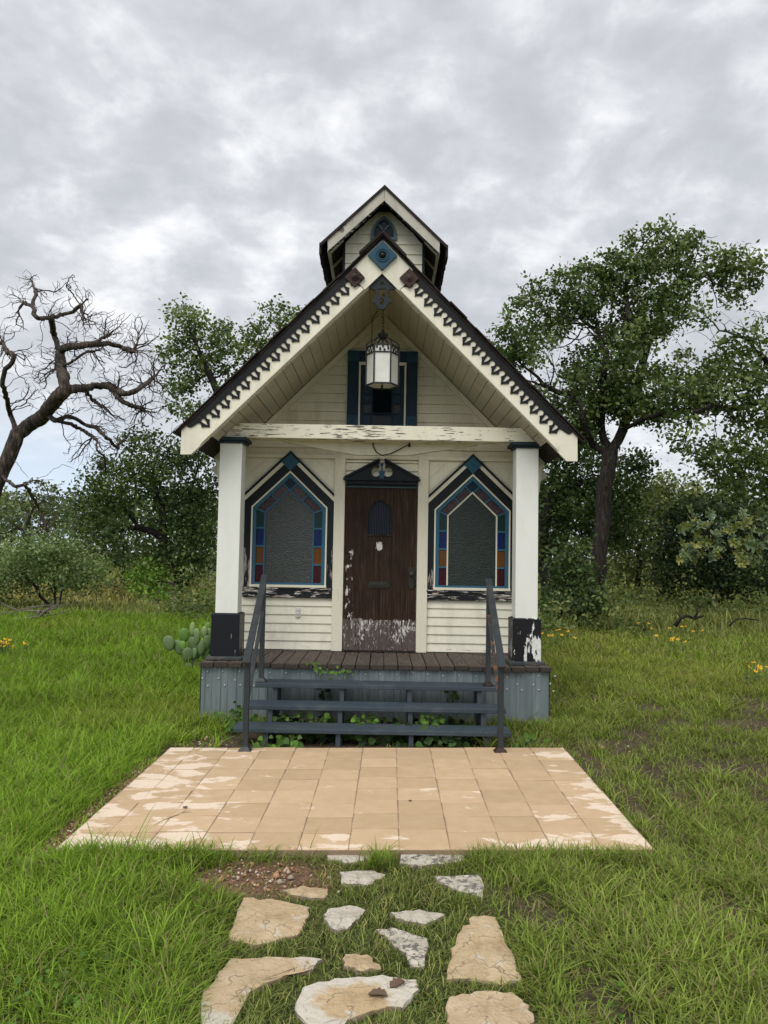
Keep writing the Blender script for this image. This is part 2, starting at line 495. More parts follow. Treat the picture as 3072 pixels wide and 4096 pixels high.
# ------------------------------------------------------------------ mesh helpers
class MB:
    def __init__(self):
        self.v, self.f, self.mi, self.cur = [], [], [], 0

    def add(self, vs, fs):
        o = len(self.v)
        self.v += [tuple(p) for p in vs]
        for f in fs:
            self.f.append([i + o for i in f])
            self.mi.append(self.cur)
        return self

    def box(self, x0, x1, y0, y1, z0, z1, m=None):
        vs = [(x, y, z) for z in (z0, z1) for y in (y0, y1) for x in (x0, x1)]
        if m is not None:
            vs = [m @ Vector(p) for p in vs]
        return self.add(vs, [(0, 2, 3, 1), (4, 5, 7, 6), (0, 1, 5, 4), (1, 3, 7, 5), (3, 2, 6, 7), (2, 0, 4, 6)])

    def bar(self, a, b, w, h, up=(0, 0, 1)):
        a, b = Vector(a), Vector(b)
        d = (b - a)
        L = d.length
        d.normalize()
        s = d.cross(Vector(up)).normalized()
        u = s.cross(d)
        m = Matrix((s, d, u)).transposed().to_4x4()
        m.translation = a
        return self.box(-w / 2, w / 2, 0, L, -h / 2, h / 2, m)

    def prism(self, loops, y0, y1):
        """loops: outline + holes in (x, z); extruded from y0 (front) to y1"""
        norm = []
        for li, l in enumerate(loops):
            ar = sum(l[i][0] * l[(i + 1) % len(l)][1] - l[(i + 1) % len(l)][0] * l[i][1] for i in range(len(l)))
            norm.append(list(l) if (ar > 0) == (li == 0) else list(l)[::-1])
        loops = norm
        tri = tessellate_polygon([[Vector((p[0], p[1], 0)) for p in l] for l in loops])
        pts = [p for l in loops for p in l]
        n = len(pts)
        fs = []
        for t in tri:
            a, b, c = (Vector(pts[i]) for i in t)
            cr = (b - a).x * (c - a).y - (b - a).y * (c - a).x
            t = tuple(t) if cr > 0 else tuple(reversed(t))
            fs.append(t)
            fs.append(tuple(n + i for i in reversed(t)))
        o = 0
        for li, l in enumerate(loops):
            ar = sum(l[i][0] * l[(i + 1) % len(l)][1] - l[(i + 1) % len(l)][0] * l[i][1] for i in range(len(l)))
            ccw = (ar > 0) == (li == 0)
            for i in range(len(l)):
                j = (i + 1) % len(l)
                q = (o + i, o + i + n, o + j + n, o + j)
                fs.append(tuple(reversed(q)) if ccw else q)
            o += len(l)
        return self.add([(p[0], y0, p[1]) for p in pts] + [(p[0], y1, p[1]) for p in pts], fs)

    def tube(self, pts, rad, n=8, cap=True):
        pts = [Vector(p) for p in pts]
        if not hasattr(rad, '__len__'):
            rad = [rad] * len(pts)
        vs, fs = [], []
        prev = None
        for i, p in enumerate(pts):
            d = (pts[min(i + 1, len(pts) - 1)] - pts[max(i - 1, 0)]).normalized()
            if prev is None:
                a = d.orthogonal().normalized()
            else:
                a = (prev - d * prev.dot(d))
                a = a.normalized() if a.length > 1e-6 else d.orthogonal().normalized()
            prev = a
            b = d.cross(a)
            for k in range(n):
                t = 2 * math.pi * k / n
                vs.append(p + (a * math.cos(t) + b * math.sin(t)) * rad[i])
        for i in range(len(pts) - 1):
            for k in range(n):
                fs.append((i * n + k, i * n + (k + 1) % n, (i + 1) * n + (k + 1) % n, (i + 1) * n + k))
        if cap:
            fs.append(tuple(reversed(range(n))))
            fs.append(tuple((len(pts) - 1) * n + k for k in range(n)))
        return self.add(vs, fs)

    def lathe(self, prof, cx, cy, cz, n=16, axis='z'):
        vs, fs = [], []
        for r, h in prof:
            for k in range(n):
                t = 2 * math.pi * k / n
                p = (r * math.cos(t), r * math.sin(t), h)
                if axis == 'y':
                    p = (p[0], -h, p[1])
                vs.append((cx + p[0], cy + p[1], cz + p[2]))
        for i in range(len(prof) - 1):
            for k in range(n):
                fs.append((i * n + k, i * n + (k + 1) % n, (i + 1) * n + (k + 1) % n, (i + 1) * n + k))
        fs.append(tuple(reversed(range(n))))
        fs.append(tuple((len(prof) - 1) * n + k for k in range(n)))
        return self.add(vs, fs)

    def build(self, name, mats, parent=None, bevel=0, smooth=False, origin=None):
        me = bpy.data.meshes.new(name)
        o = Vector(origin) if origin is not None else (Vector(worldloc(parent)) if parent else Vector((0, 0, 0)))
        me.from_pydata([tuple(Vector(p) - o) for p in self.v], [], self.f)
        for m_ in (mats if isinstance(mats, (list, tuple)) else [mats]):
            me.materials.append(m_ if not isinstance(m_, str) else M[m_])
        me.polygons.foreach_set('material_index', self.mi)
        if smooth:
            me.polygons.foreach_set('use_smooth', [True] * len(self.f))
        ob = bpy.data.objects.new(name, me)
        COL.objects.link(ob)
        if parent:
            ob.parent = parent
        elif origin is not None:
            ob.location = origin
        if bevel:
            b = ob.modifiers.new('bevel', 'BEVEL')
            b.width = bevel
            b.segments = 2
            b.limit_method = 'ANGLE'
            b.angle_limit = R(40)
        return ob


def worldloc(o):
    p = Vector((0, 0, 0))
    while o:
        p += o.location
        o = o.parent
    return p


def tag(o, label=None, cat=None, group=None, kind=None):
    if label: o['label'] = label
    if cat: o['category'] = cat
    if group: o['group'] = group
    if kind: o['kind'] = kind
    return o


def thing(name, label, cat, loc=(0, 0, 0), group=None):
    o = bpy.data.objects.new(name, None)
    o.empty_display_size = .2
    COL.objects.link(o)
    o.location = loc
    return tag(o, label, cat, group)


def bulk(name, V, F, m, tint=None, parent=None, origin=(0, 0, 0), smooth=False):
    """fast mesh: V (n,3), F list of (k,m) index arrays of one size each; tint (n,3) point colour"""
    me = bpy.data.meshes.new(name)
    V = np.asarray(V, np.float32) - np.asarray(origin, np.float32)
    Fs = [np.asarray(f, np.int32) for f in F if len(f)]
    tot = np.concatenate([np.full(len(f), f.shape[1], np.int32) for f in Fs])
    loops = np.concatenate([f.ravel() for f in Fs])
    me.vertices.add(len(V))
    me.vertices.foreach_set('co', V.ravel())
    me.loops.add(len(loops))
    me.loops.foreach_set('vertex_index', loops)
    me.polygons.add(len(tot))
    st = np.zeros(len(tot), np.int32)
    st[1:] = np.cumsum(tot)[:-1]
    me.polygons.foreach_set('loop_start', st)
    me.polygons.foreach_set('loop_total', tot)
    if smooth:
        me.polygons.foreach_set('use_smooth', np.ones(len(tot), bool))
    if tint is not None:
        at = me.attributes.new('tint', 'FLOAT_COLOR', 'POINT')
        c4 = np.ones((len(V), 4), np.float32)
        c4[:, :3] = tint
        at.data.foreach_set('color', c4.ravel())
    me.update(calc_edges=True)
    me.materials.append(m if not isinstance(m, str) else M[m])
    ob = bpy.data.objects.new(name, me)
    COL.objects.link(ob)
    if parent:
        ob.parent = parent
    else:
        ob.location = origin
    return ob


def ray(u, v):
    """direction through a point of the photograph (3072 x 4096)"""
    a, b = u - 1536, 2048 - v
    r, p = R(ROLL), R(PITCH)
    a0 = a * math.cos(r) - b * math.sin(r)
    b0 = a * math.sin(r) + b * math.cos(r)
    return a0, FPX * math.cos(p) - b0 * math.sin(p), FPX * math.sin(p) + b0 * math.cos(p)


def at(u, v, D):
    a, y, z = ray(u, v)
    return Vector((CAMX + a * D / y, D, CAMH + z * D / y))


K = 3072 / 1659


def au(u, v, D):
    return at(u * K, v * K, D)


def ground(u, v, z=-.03):
    a, y, zz = ray(u, v)
    t = (z - CAMH) / zz
    return Vector((CAMX + a * t, y * t, z))


# numpy value noise
_perm = np.random.default_rng(3).random((256, 256))


def vnoise(x, y, sc=1.0, octv=3):
    out = 0
    amp, tot = 1.0, 0
    for o in range(octv):
        X, Y = x * sc, y * sc
        xi, yi = np.floor(X).astype(int), np.floor(Y).astype(int)
        fx, fy = X - xi, Y - yi
        fx, fy = fx * fx * (3 - 2 * fx), fy * fy * (3 - 2 * fy)
        g = lambda i, j: _perm[(i + 37 * o) % 256, (j + 91 * o) % 256]
        out = out + amp * ((g(xi, yi) * (1 - fx) + g(xi + 1, yi) * fx) * (1 - fy) + (g(xi, yi + 1) * (1 - fx) + g(xi + 1, yi + 1) * fx) * fy)
        tot += amp
        amp *= .5
        sc *= 2.03
    return out / tot


# ------------------------------------------------------------------ the chapel
HX, HY = 0.0, 8.0
chapel = thing('chapel', 'tiny weathered cream wooden chapel with steep gabled porch, black fretwork and a small belfry', 'chapel', (HX, HY, 0))
WY, BACK, BW = 8.85, 12.7, 1.72          # porch wall plane, back of the house, half width of the body


def lapped(mb, x0, x1, z0, z1, step, y, t=.021, clip=None):
    """horizontal lapped boards; clip(z) gives the half-width limits (xl, xr)"""
    z = z0
    while z < z1 - .004:
        zt = min(z + step, z1)
        b0 = (x0, x1) if not clip else clip(z)
        b1 = (x0, x1) if not clip else clip(zt)
        if b1[1] - b1[0] < .02:
            b1 = ((b1[0] + b1[1]) / 2 - .01, (b1[0] + b1[1]) / 2 + .01)
        vs = [(b0[0], y - t, z), (b0[1], y - t, z), (b1[1], y - .003, zt), (b1[0], y - .003, zt), (b0[0], y + .02, z), (b0[1], y + .02, z), (b1[1], y + .02, zt), (b1[0], y + .02, zt)]
        mb.add(vs, [(0, 1, 2, 3), (1, 0, 4, 5), (5, 4, 7, 6), (3, 2, 6, 7), (1, 5, 6, 2), (4, 0, 3, 7)])
        z = zt


# body shell and floor structure
b = MB()
b.box(-BW, BW, WY + .021, BACK, .0, 2.75)
body = b.build('body_wall', 'cream_paint', chapel)
b = MB()
b.prism([[(-BW, 2.75), (BW, 2.75), (.05, 4.50), (-.05, 4.50)]], WY + .022, BACK - .01)
b.build('gable_core', 'cream_paint', body)
# lower siding, upper siding and gable siding of the porch wall
for xa, xb in ((-1.70, -.515), (.565, 1.70)):
    b = MB()
    lapped(b, xa, xb, .612, 1.194, .0985, WY)
    b.build('lower_siding', cream_low, chapel)
b = MB()
lapped(b, -1.72, 1.72, 2.815, 4.5, .107, WY, clip=lambda z: (-min(1.72, max(.01, 4.51 - z)), min(1.72, max(.01, 4.51 - z))))
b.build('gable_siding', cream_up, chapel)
b = MB()
lapped(b, -.40, .45, 2.48, 2.80, .095, WY)
b.build('door_head_siding', cream_low, chapel)
# diagonal boards beside the pointed windows
XC = .025
for s in (-1, 1):
    b = MB()
    wx = XC + s * 1.05
    for side in (-1, 1):
        for k in range(7):
            # strips parallel with the window slope, clipped to the bay
            z_at = lambda x, kk: 2.90 + kk * .16 - .93 * abs(x - wx)
            xe = wx + side * .62
            lo, hi = k - .02, k + .94
            pts = []
            xa, xb = wx + side * .02, xe
            poly = [(xa, z_at(xa, lo)), (xb, z_at(xb, lo)), (xb, z_at(xb, hi)), (xa, z_at(xa, hi))]
            # clip to z <= 2.80
            out = []
            for i in range(4):
                p, qn = poly[i], poly[(i + 1) % 4]
                if p[1] <= 2.80: out.append(p)
                if (p[1] <= 2.80) != (qn[1] <= 2.80):
                    t = (2.80 - p[1]) / (qn[1] - p[1])
                    out.append((p[0] + t * (qn[0] - p[0]), 2.80))
            if len(out) > 2:
                b.prism([out if side > 0 else out[::-1]], WY - .008, WY + .02)
    b.box(wx - .62, wx + .62, WY - .001, WY + .0205, 1.2, 2.80)
    b.build('diagonal_boards', cream_low, chapel)
b = MB()
b.box(-1.72, 1.72, WY - .030, WY + .02, 2.800, 2.842)
b.build('wall_band', cream_trim, chapel, .003)

# vertical trim beside the door
for xa, xb in ((-.515, -.392), (.447, .567)):
    MB().box(xa, xb, WY - .055, WY, .602, 2.80).build('door_casing', cream_trim, chapel, .004)

# deck and skirt
b = MB()
x = -1.765
i = 0
while x < 1.76:
    wd = .1385
    jit = random.uniform(-.028, .014)
    zj = random.uniform(-.007, .004)
    b.box(x + random.uniform(.0, .003), min(x + wd, 1.768) - random.uniform(0, .003), 7.80 + jit, WY + .05, .548 + zj, .598 + zj)
    x += .1425
deck = b.build('porch_deck', 'deck_boards', chapel, .006)
MB().box(-1.74, 1.74, 7.84, 8.95, .50, .546).build('deck_joist', 'dark_wood', deck)
b = MB()
# ribbed sheet metal along front and sides
prof = []
x = -1.752
while x < 1.752:
    prof += [(x, 0), (x + .012, -.009), (x + .034, -.009), (x + .046, 0), (x + .088, 0), (x + .094, -.005), (x + .104, -.005), (x + .11, 0)]
    x += .1585
prof = [p for p in prof if p[0] < 1.752] + [(1.752, 0)]


def sheet(mb, prof, frm, z0, z1, flip=False):
    vs = [frm(p, z0) for p in prof] + [frm(p, z1) for p in prof]
    n = len(prof)
    mb.add(vs, [((i, i + 1, n + i + 1, n + i) if not flip else (i, n + i, n + i + 1, i + 1)) for i in range(n - 1)])


sheet(b, prof, lambda p, z: (p[0], 7.838 + p[1], z), -.06, .546)
prs = [(7.838 + k * .05, -.009 if k % 3 == 0 else 0) for k in range(98)]
sheet(b, prs, lambda p, z: (-1.753 + p[1], p[0], z), -.06, .546, True)
sheet(b, prs, lambda p, z: (1.753 - p[1], p[0], z), -.06, .546)
skirt = b.build('metal_skirt', 'skirt_metal', chapel)
b = MB()
x = -1.752
k = 0
while x < 1.75:
    for dx, zz in ((.068, .505), (.02, .43), (.068, .36)):
        if zz < .5 and -1.12 < x < 1.12: continue
        pos = (x + dx + random.uniform(-.012, .012), 7.834 if dx > .05 else 7.828, zz + random.uniform(-.012, .012))
        if k == 0:
            scr = MB().lathe([(.010, 0), (.010, .004), (.006, .008)], *pos, 7, 'y').build('skirt_screw', 'screw_steel', skirt)
            scr0 = Vector(pos)
        else:
            c_ = scr.copy()
            COL.objects.link(c_)
            c_.parent = skirt
            c_.location = Vector(pos) - scr0
        k += 1
    x += .1585

# columns
for s in (-1, 1):
    xc = s * 1.552
    b = MB()
    b.box(xc - .116, xc + .116, 8.0, 8.23, 1.066, 2.842)
    colm = b.build('porch_column', white_col, chapel, .006)
    b = MB()
    pm = ped_l if s < 0 else ped_r
    b.box(xc - .146, xc + .146, 7.968, 8.262, .632, 1.066)
    b.box(xc - .128, xc + .128, 7.986, 8.244, 1.066, 1.074)
    b.build('pedestal', pm, colm, .007)
    b = MB()
    b.box(xc - .185, xc + .18, 7.925, 8.29, .600, .634)
    if s < 0:
        m = Matrix.Translation((xc + .215, 7.99, .615)) @ Matrix.Rotation(R(28), 4, 'Z') @ Matrix.Rotation(R(-8), 4, 'Y')
        b.box(-.05, .05, -.03, .06, -.008, .022, m)
    b.build('base_plate', plate_m, colm, .006)
    b = MB()
    b.box(xc - .168, xc + .168, 7.945, 8.285, 2.866, 2.903)
    b.box(xc - .142, xc + .142, 7.972, 8.258, 2.842, 2.866)
    b.build('cap', teal, colm, .006)
    # carved bracket carrying the eave behind the column
    o = [(1.60, 2.89), (1.885, 2.89), (1.885, 2.80), (1.865, 2.765), (1.825, 2.74), (1.80, 2.68), (1.775, 2.5), (1.74, 2.25), (1.70, 2.0), (1.60, 1.9)]
    o = [(s * p[0], p[1]) for p in o]
    MB().prism([o if s < 0 else o[::-1]][:1], 8.44, 8.50).build('eave_bracket', cream_trim, chapel, .004)

# beam and the shallow brace behind it
b = MB()
b.box(-1.70, 1.70, 8.0, 8.23, 2.905, 3.055)
beam = b.build('porch_beam', cream_beam, chapel, .006)
b = MB()
b.prism([[(-1.05, 2.90), (-.25, 2.775), (.30, 2.775), (1.06, 2.90), (1.06, 2.93), (-1.05, 2.93)]], 8.232, 8.300)
b.box(-.15, .20, 8.226, 8.234, 2.782, 2.89)
b.build('beam_brace', cream, beam, .003)
b = MB()
pts = [(-.07, 8.21, 2.905), (-.068, 8.19, 2.86), (-.03, 8.19, 2.795), (.03, 8.19, 2.765), (.12, 8.19, 2.785), (.22, 8.19, 2.835), (.285, 8.19, 2.872), (.33, 8.195, 2.885)]
b.tube(pts, .007, 6)
b.lathe([(.012, 0), (.012, .05)], .32, 8.195, 2.862, 8)
tag(b.build('loose_cable', 'black_cable', chapel, smooth=True))

# roof: 45 degrees, ridge at 4.935
ROOFY0, ROOFY1 = 7.63, 12.95
RZ = 4.925
b = MB()
for s in (-1, 1):
    a0 = (0, RZ)
    o = [(0, RZ), (s * 2.045, RZ - 2.045), (s * 2.035, RZ - 2.060), (0, RZ - .018)]
    b.prism([o], ROOFY0 + .01, ROOFY1)
roof = b.build('roof', 'roof_shingle', chapel)
b = MB()
# shingle butts: ragged courses on top of the boards
for s in (-1, 1):
    k = 0
    t = 0.0
    while t < 2.70:
        for j in range(46):
            y0 = ROOFY0 - .012 + j * .117 + random.uniform(-.012, .012)
            w_ = random.uniform(.09, .115)
            dz = random.uniform(0, .012)
            tt = t + random.uniform(-.012, .012)
            m = Matrix.Translation((0, 0, RZ)) @ Matrix.Rotation(R(45) * s, 4, 'Y')
            a, bb = (tt, tt + .24)
            xa, xb = (a, bb) if s > 0 else (-bb, -a)
            b.box(xa, xb, y0, y0 + w_, .002 + dz * .6 + (k % 2) * .005, .013 + dz * .7 + (k % 2) * .005, m)
        t += .19
        k += 1
b.build('shingles', 'roof_shingle', roof)
# broken ridge shingles on the gable peak
b = MB()
for s in (-1, 1):
    m = Matrix.Translation((0, 0, RZ + .030)) @ Matrix.Rotation(R(46 if s > 0 else 44) * s, 4, 'Y')
    xa, xb = (0, .33) if s > 0 else (-.31, 0)
    b.box(xa, xb, 7.60, 8.3, -.004, .02, m)
b.build('ridge_cap', 'roof_shingle', roof)

# soffit boards running front to back, with a dark gap between boards
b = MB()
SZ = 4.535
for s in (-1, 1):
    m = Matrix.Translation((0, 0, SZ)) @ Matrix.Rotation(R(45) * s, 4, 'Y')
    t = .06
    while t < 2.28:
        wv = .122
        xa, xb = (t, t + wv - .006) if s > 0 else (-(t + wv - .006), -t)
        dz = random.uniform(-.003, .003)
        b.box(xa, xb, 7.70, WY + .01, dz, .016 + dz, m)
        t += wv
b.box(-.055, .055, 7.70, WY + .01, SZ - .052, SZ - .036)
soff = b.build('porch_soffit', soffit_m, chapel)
b = MB()
for s in (-1, 1):
    m = Matrix.Translation((0, 0, SZ + .035)) @ Matrix.Rotation(R(45) * s, 4, 'Y')
    b.box(.0 if s > 0 else -2.6, 2.6 if s > 0 else .0, 7.705, ROOFY1 - .02, .0, .012, m)
b.build('roof_decking', 'dark_wood', roof)
# trim along wall and soffit
b = MB()
for s in (-1, 1):
    m = Matrix.Translation((0, 0, SZ - .012)) @ Matrix.Rotation(R(45) * s, 4, 'Y')
    xa, xb = (.03, 2.4) if s > 0 else (-2.4, -.03)
    b.box(xa, xb, WY - .045, WY - .012, -.06, .0, m)
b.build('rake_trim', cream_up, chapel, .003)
# rafter tails under the side eaves
for s in (-1, 1):
    for k in range(8):
        y0 = 8.62 + k * .56
        o = [(s * 1.73, 2.80), (s * 1.73, 2.62), (s * 1.80, 2.555), (s * 1.885, 2.64), (s * 1.93, 2.60)]
        o = [(s * 1.74, 2.78), (s * 1.74, 2.50), (s * 1.90, 2.62)]
        MB().prism([o], y0, y0 + .05).build('rafter_tail', cream_old, roof)

# bargeboards: apex of the outer edge at 4.912, 45 degrees
BY0, BY1 = 7.66, 7.70
for s in (-1, 1):
    P = lambda sl, t: (s * (sl - t) * .70711 if False else s * .70711 * sl - s * .70711 * t, 4.912 - .70711 * sl - .70711 * t)
    o = [(0, 4.912), (0, 4.557), (s * 1.882, 2.675), (s * 1.985, 2.675), (s * 1.985, 4.912 - 1.985)]
    barge = MB().prism([o], BY0, BY1).build('bargeboard', cream, chapel, .004)
    # moulded lip along the lower edge
    b = MB()
    s0, s1 = .51, 2.735
    for t0, t1, dy in ((.205, .249, .022), (.236, .2505, .034)):
        poly = [P(s0 if t0 < .2 else s0, t0), P(s1 + .0, t0), P(s1 + (t1 - t0), t1), P(s0, t1)]
        b.prism([poly], BY0 - dy, BY0)
    b.build('bargeboard_bead', cream, barge, .003)
    # joint between the plain head and the moulded run
    MB().bar((P(.505, .06)[0], BY0 - .003, P(.505, .06)[1]), (P(.505, .25)[0], BY0 - .003, P(.505, .25)[1]), .012, .008, (0, 1, 0)).build('joint_strip', black_fret, barge)
    # black sawn fretwork
    per, n_, c0 = .1385, 16, .515
    top, bot, holes = [], [], []
    for i in range(n_):
        c = c0 + i * per
        prof = [(-.069, .070), (-.049, .078), (-.039, .100), (-.047, .119), (-.057, .131), (-.038, .143), (-.016, .166), (0, .187), (.016, .166), (.038, .143), (.057, .131), (.047, .119), (.039, .100), (.049, .078)]
        j = lambda: random.uniform(-.0025, .0025)
        bot += [P(c + a + j(), t + j()) for a, t in prof]
        hole = [(-.021, .080), (0, .070), (.021, .080), (.016, .105), (.011, .130), (0, .156), (-.011, .130), (-.016, .105)]
        holes.append([P(c + a + j() * .6, t) for a, t in hole])
    e = c0 + n_ * per - .069
    bot += [P(e, .070), P(e + .03, .066), P(e + .07, .055), P(e + .085, .035)]
    outl = [P(c0 - .069, 0.0)] + bot + [P(e + .085, .0)]
    b = MB()
    b.prism([outl] + holes, BY0 - .011, BY0 - .001)
    b.build('fretwork', black_fret, barge)
    # rusty corner plate
    pc = (s * .276, 4.500)
    hw = .097
    b = MB()
    b.prism([[(pc[0] + hw, pc[1]), (pc[0], pc[1] + hw), (pc[0] - hw, pc[1]), (pc[0], pc[1] - hw)]], BY0 - .03, BY0 - .001)
    b.lathe([(.040, 0), (.040, .008), (.022, .012), (.016, .022)], pc[0], BY0 - .029, pc[1], 18, 'y')
    b.build('rusty_plate', rust if s < 0 else rust_w, barge, .004)
# blue diamond on the peak
b = MB()
pc = (.0, 4.728)
hw = .146
b.prism([[(pc[0] + hw, pc[1]), (pc[0], pc[1] + hw), (pc[0] - hw, pc[1]), (pc[0], pc[1] - hw)]], BY0 - .036, BY0 - .001)
for r0, r1 in ((.073, .062), (.052, .042)):
    b.lathe([(r0, 0), (r0 - .003, .010), (r1, .010), (r1 - .004, .002)], pc[0], BY0 - .035, pc[1], 28, 'y')
dia = b.build('gable_diamond', blue_dia, chapel, .003)
MB().lathe([(.026, 0), (.024, .012), (.012, .024), (.002, .028)], pc[0], BY0 - .036, pc[1], 16, 'y').build('boss', 'lantern_iron', dia, smooth=True)

# scrolled pendant under the peak
half = [(0, 4.553), (.085, 4.467), (.135, 4.413), (.118, 4.402), (.085, 4.398), (.066, 4.385), (.058, 4.36), (.060, 4.335), (.070, 4.315), (.082, 4.305), (.098, 4.288), (.098, 4.272), (.085, 4.262), (.068, 4.250), (.052, 4.235), (.045, 4.212), (.025, 4.197), (0, 4.193)]
outl = half + [(-a, z) for a, z in half[-2:0:-1]]
h1 = [(-.042, 4.404), (.042, 4.404), (.036, 4.38), (.036, 4.355), (.034, 4.335), (.022, 4.318), (-.022, 4.318), (-.034, 4.335), (-.036, 4.355), (-.036, 4.38)]
h2 = [(0, 4.312), (.022, 4.29), (.022, 4.255), (0, 4.232), (-.022, 4.255), (-.022, 4.29)]
h3 = [(0, 4.478), (.032, 4.446), (-.032, 4.446)]
MB().prism([outl, h1, h2, h3], 7.685, 7.71).build('gable_pendant', grey_orn, chapel, .002)


# ------------------------------------------------------------------ pointed stained glass windows
def off_house(wx, hw, zb, zs, za, e):
    """house-shaped outline inset by e"""
    dx, dz = hw, za - zs
    L = math.hypot(dx, dz)
    return [(wx - hw + e, zb + e), (wx + hw - e, zb + e), (wx + hw - e, zs - e * (L - dz) / dx), (wx, za - e * L / dx), (wx - hw + e, zs - e * (L - dz) / dx)]


def pointed_window(wx, flip):
    hw, zb, zs, za = .436, 1.316, 2.232, 2.650
    L = math.hypot(hw, za - zs)
    o = off_house(wx, hw, zb, zs, za, 0)
    # black board frame
    b = MB()
    x_in = wx + (hw + .079) * (1 if wx < 0 else -1)
    xl, xr = (wx - hw - .079, wx + hw + .079)
    sl = (za - zs) / hw
    zpk = 2.842 - .052
    out = [(xl, zb), (xr, zb), (xr, zpk - sl * (hw + .079)), (wx, zpk), (xl, zpk - sl * (hw + .079))]
    b.prism([out, o[::-1]], WY - .034, WY - .009)
    fr = b.build('pointed_window', black_side, chapel, .003)
    # cream strip and black strip outside the slope
    for (d0, d1, m_, y0, nm) in ((.0, .040, cream_trim, WY - .048, 'cream_strip'), (.040, .066, black, WY - .054, 'black_strip')):
        b = MB()
        for s in (-1, 1):
            z0, z1 = zpk + d0 * L / hw, zpk + d1 * L / hw
            xe = xr - wx
            b.prism([[(wx, z0), (wx + s * xe, z0 - sl * xe), (wx + s * xe, z1 - sl * xe), (wx, z1)]], y0, WY - .009)
        b.build(nm, m_, fr)
    # blue corner block at the apex
    hd = .098
    zc = 2.748
    b = MB()
    b.prism([[(wx, zc + hd), (wx - hd, zc), (wx, zc - hd), (wx + hd, zc)]], WY - .060, WY - .034)
    b.lathe([(.022, 0), (.019, .006), (.008, .003)], wx, WY - .060, zc, 14, 'y')
    b.build('corner_block', blue_bl, fr, .003)
    # cream bead
    b = MB()
    b.prism([o, off_house(wx, hw, zb, zs, za, .017)[::-1]], WY - .044, WY - .01)
    b.box(wx - hw - .004, wx + hw + .004, WY - .052, WY - .01, zb - .002, zb + .026)
    b.build('bead', cream, fr, .002)
    # sill of flaking black wood
    b = MB()
    b.box(xl - .003, xr + .003, WY - .048, WY + .01, 1.196, zb - .003)
    b.box(xl - .003, xr + .003, WY - .056, WY + .01, 1.288, zb - .006)
    b.build('sill', black_peel, fr, .004)
    # blue sash with muntins
    b = MB()
    e0, e1, e2, e3 = .017, .058, .148, .164
    O0, O1, O2, O3 = (off_house(wx, hw, zb, zs, za, e) for e in (e0, e1, e2, e3))
    O0[0] = (O0[0][0], zb + .026); O0[1] = (O0[1][0], zb + .026)
    O1[0] = (O1[0][0], zb + .05); O1[1] = (O1[1][0], zb + .05)
    O2[0] = (O2[0][0], zb + .05); O2[1] = (O2[1][0], zb + .05)
    O3[0] = (O3[0][0], zb + .05); O3[1] = (O3[1][0], zb + .05)
    b.prism([O0, O1[::-1]], WY - .034, WY - .008)
    inner = MB()
    for i in ((1, 2), (2, 3), (3, 4), (4, 0)):
        inner.prism([[O2[i[0]], O2[i[1]], O3[i[1]], O3[i[0]]]], WY - .028, WY - .008)
    zlist = [zb + .05]
    hside = (O1[2][1] - (zb + .05)) / 4
    for s in (1, -1):
        xa = wx + s * (hw - e1)
        xb = wx + s * (hw - e2)
        for k in (1, 2, 3):
            z = zb + .05 + hside * k * .985
            b.box(min(xa, xb), max(xa, xb), WY - .029, WY - .008, z - .010, z + .010)
        # mitre bar at the shoulder
        i1, i2 = (O1[2], O2[2]) if s > 0 else (O1[4], O2[4])
        b.bar((i1[0], WY - .018, i1[1]), (i2[0], WY - .018, i2[1]), .020, .021, (0, 1, 0))
        # two bars across the slope
        for f in (.45, .80):
            p1 = Vector(O1[2] if s > 0 else O1[4]).lerp(Vector(O1[3]), f)
            nrm = Vector((-s * (za - zs), -hw)).normalized()
            p2 = p1 + nrm * (e2 - e1)
            b.bar((p1.x, WY - .018, p1.y), (p2.x, WY - .018, p2.y), .016, .021, (0, 1, 0))
    sash = b.build('sash', blue, fr, .002)
    inner.build('inner_muntin', blue if wx < 0 else cream_trim, fr, .002)
    # glass
    mats_ = [g_main if wx < 0 else g_main2, g_red, g_amber, g_blue, g_green, g_purple, g_dblue, g_plum]
    b = MB()
    gy0, gy1 = WY - .016, WY - .010
    b.cur = 0
    b.prism([O3], gy0, gy1)
    for s in (1, -1):
        xa, xb = sorted((wx + s * (hw - e1), wx + s * (hw - e2)))
        zz = [zb + .05 + hside * k * .985 for k in range(4)]
        for k, mi in enumerate((1, 2, 3)):
            b.cur = mi
            b.box(xa, xb, gy0, gy1, zz[k], zz[k + 1])
        b.cur = 4
        i1, i2 = (O1[2], O2[2]) if s > 0 else (O1[4], O2[4])
        b.prism([[(i1[0], zz[3]), i1, i2, (i2[0], zz[3])]], gy0, gy1)
        S1, S2 = Vector(O1[2] if s > 0 else O1[4]), Vector(O2[2] if s > 0 else O2[4])
        A1, A2 = Vector(O1[3]), Vector(O2[3])
        nrm = Vector((-s * (za - zs), -hw)).normalized() * (e2 - e1)
        q1 = [S1, S1.lerp(A1, .45), S1.lerp(A1, .80), A1]
        q2 = [S2, q1[1] + nrm, q1[2] + nrm, A2]
        for k in range(3):
            b.cur = (5, 7 if wx < 0 else 5, 6)[k]
            b.prism([[tuple(q1[k]), tuple(q1[k + 1]), tuple(q2[k + 1]), tuple(q2[k])]], gy0, gy1)
    b.build('glass', mats_, fr)
    return fr


pointed_window(XC - 1.05, False)
pointed_window(XC + 1.05, True)

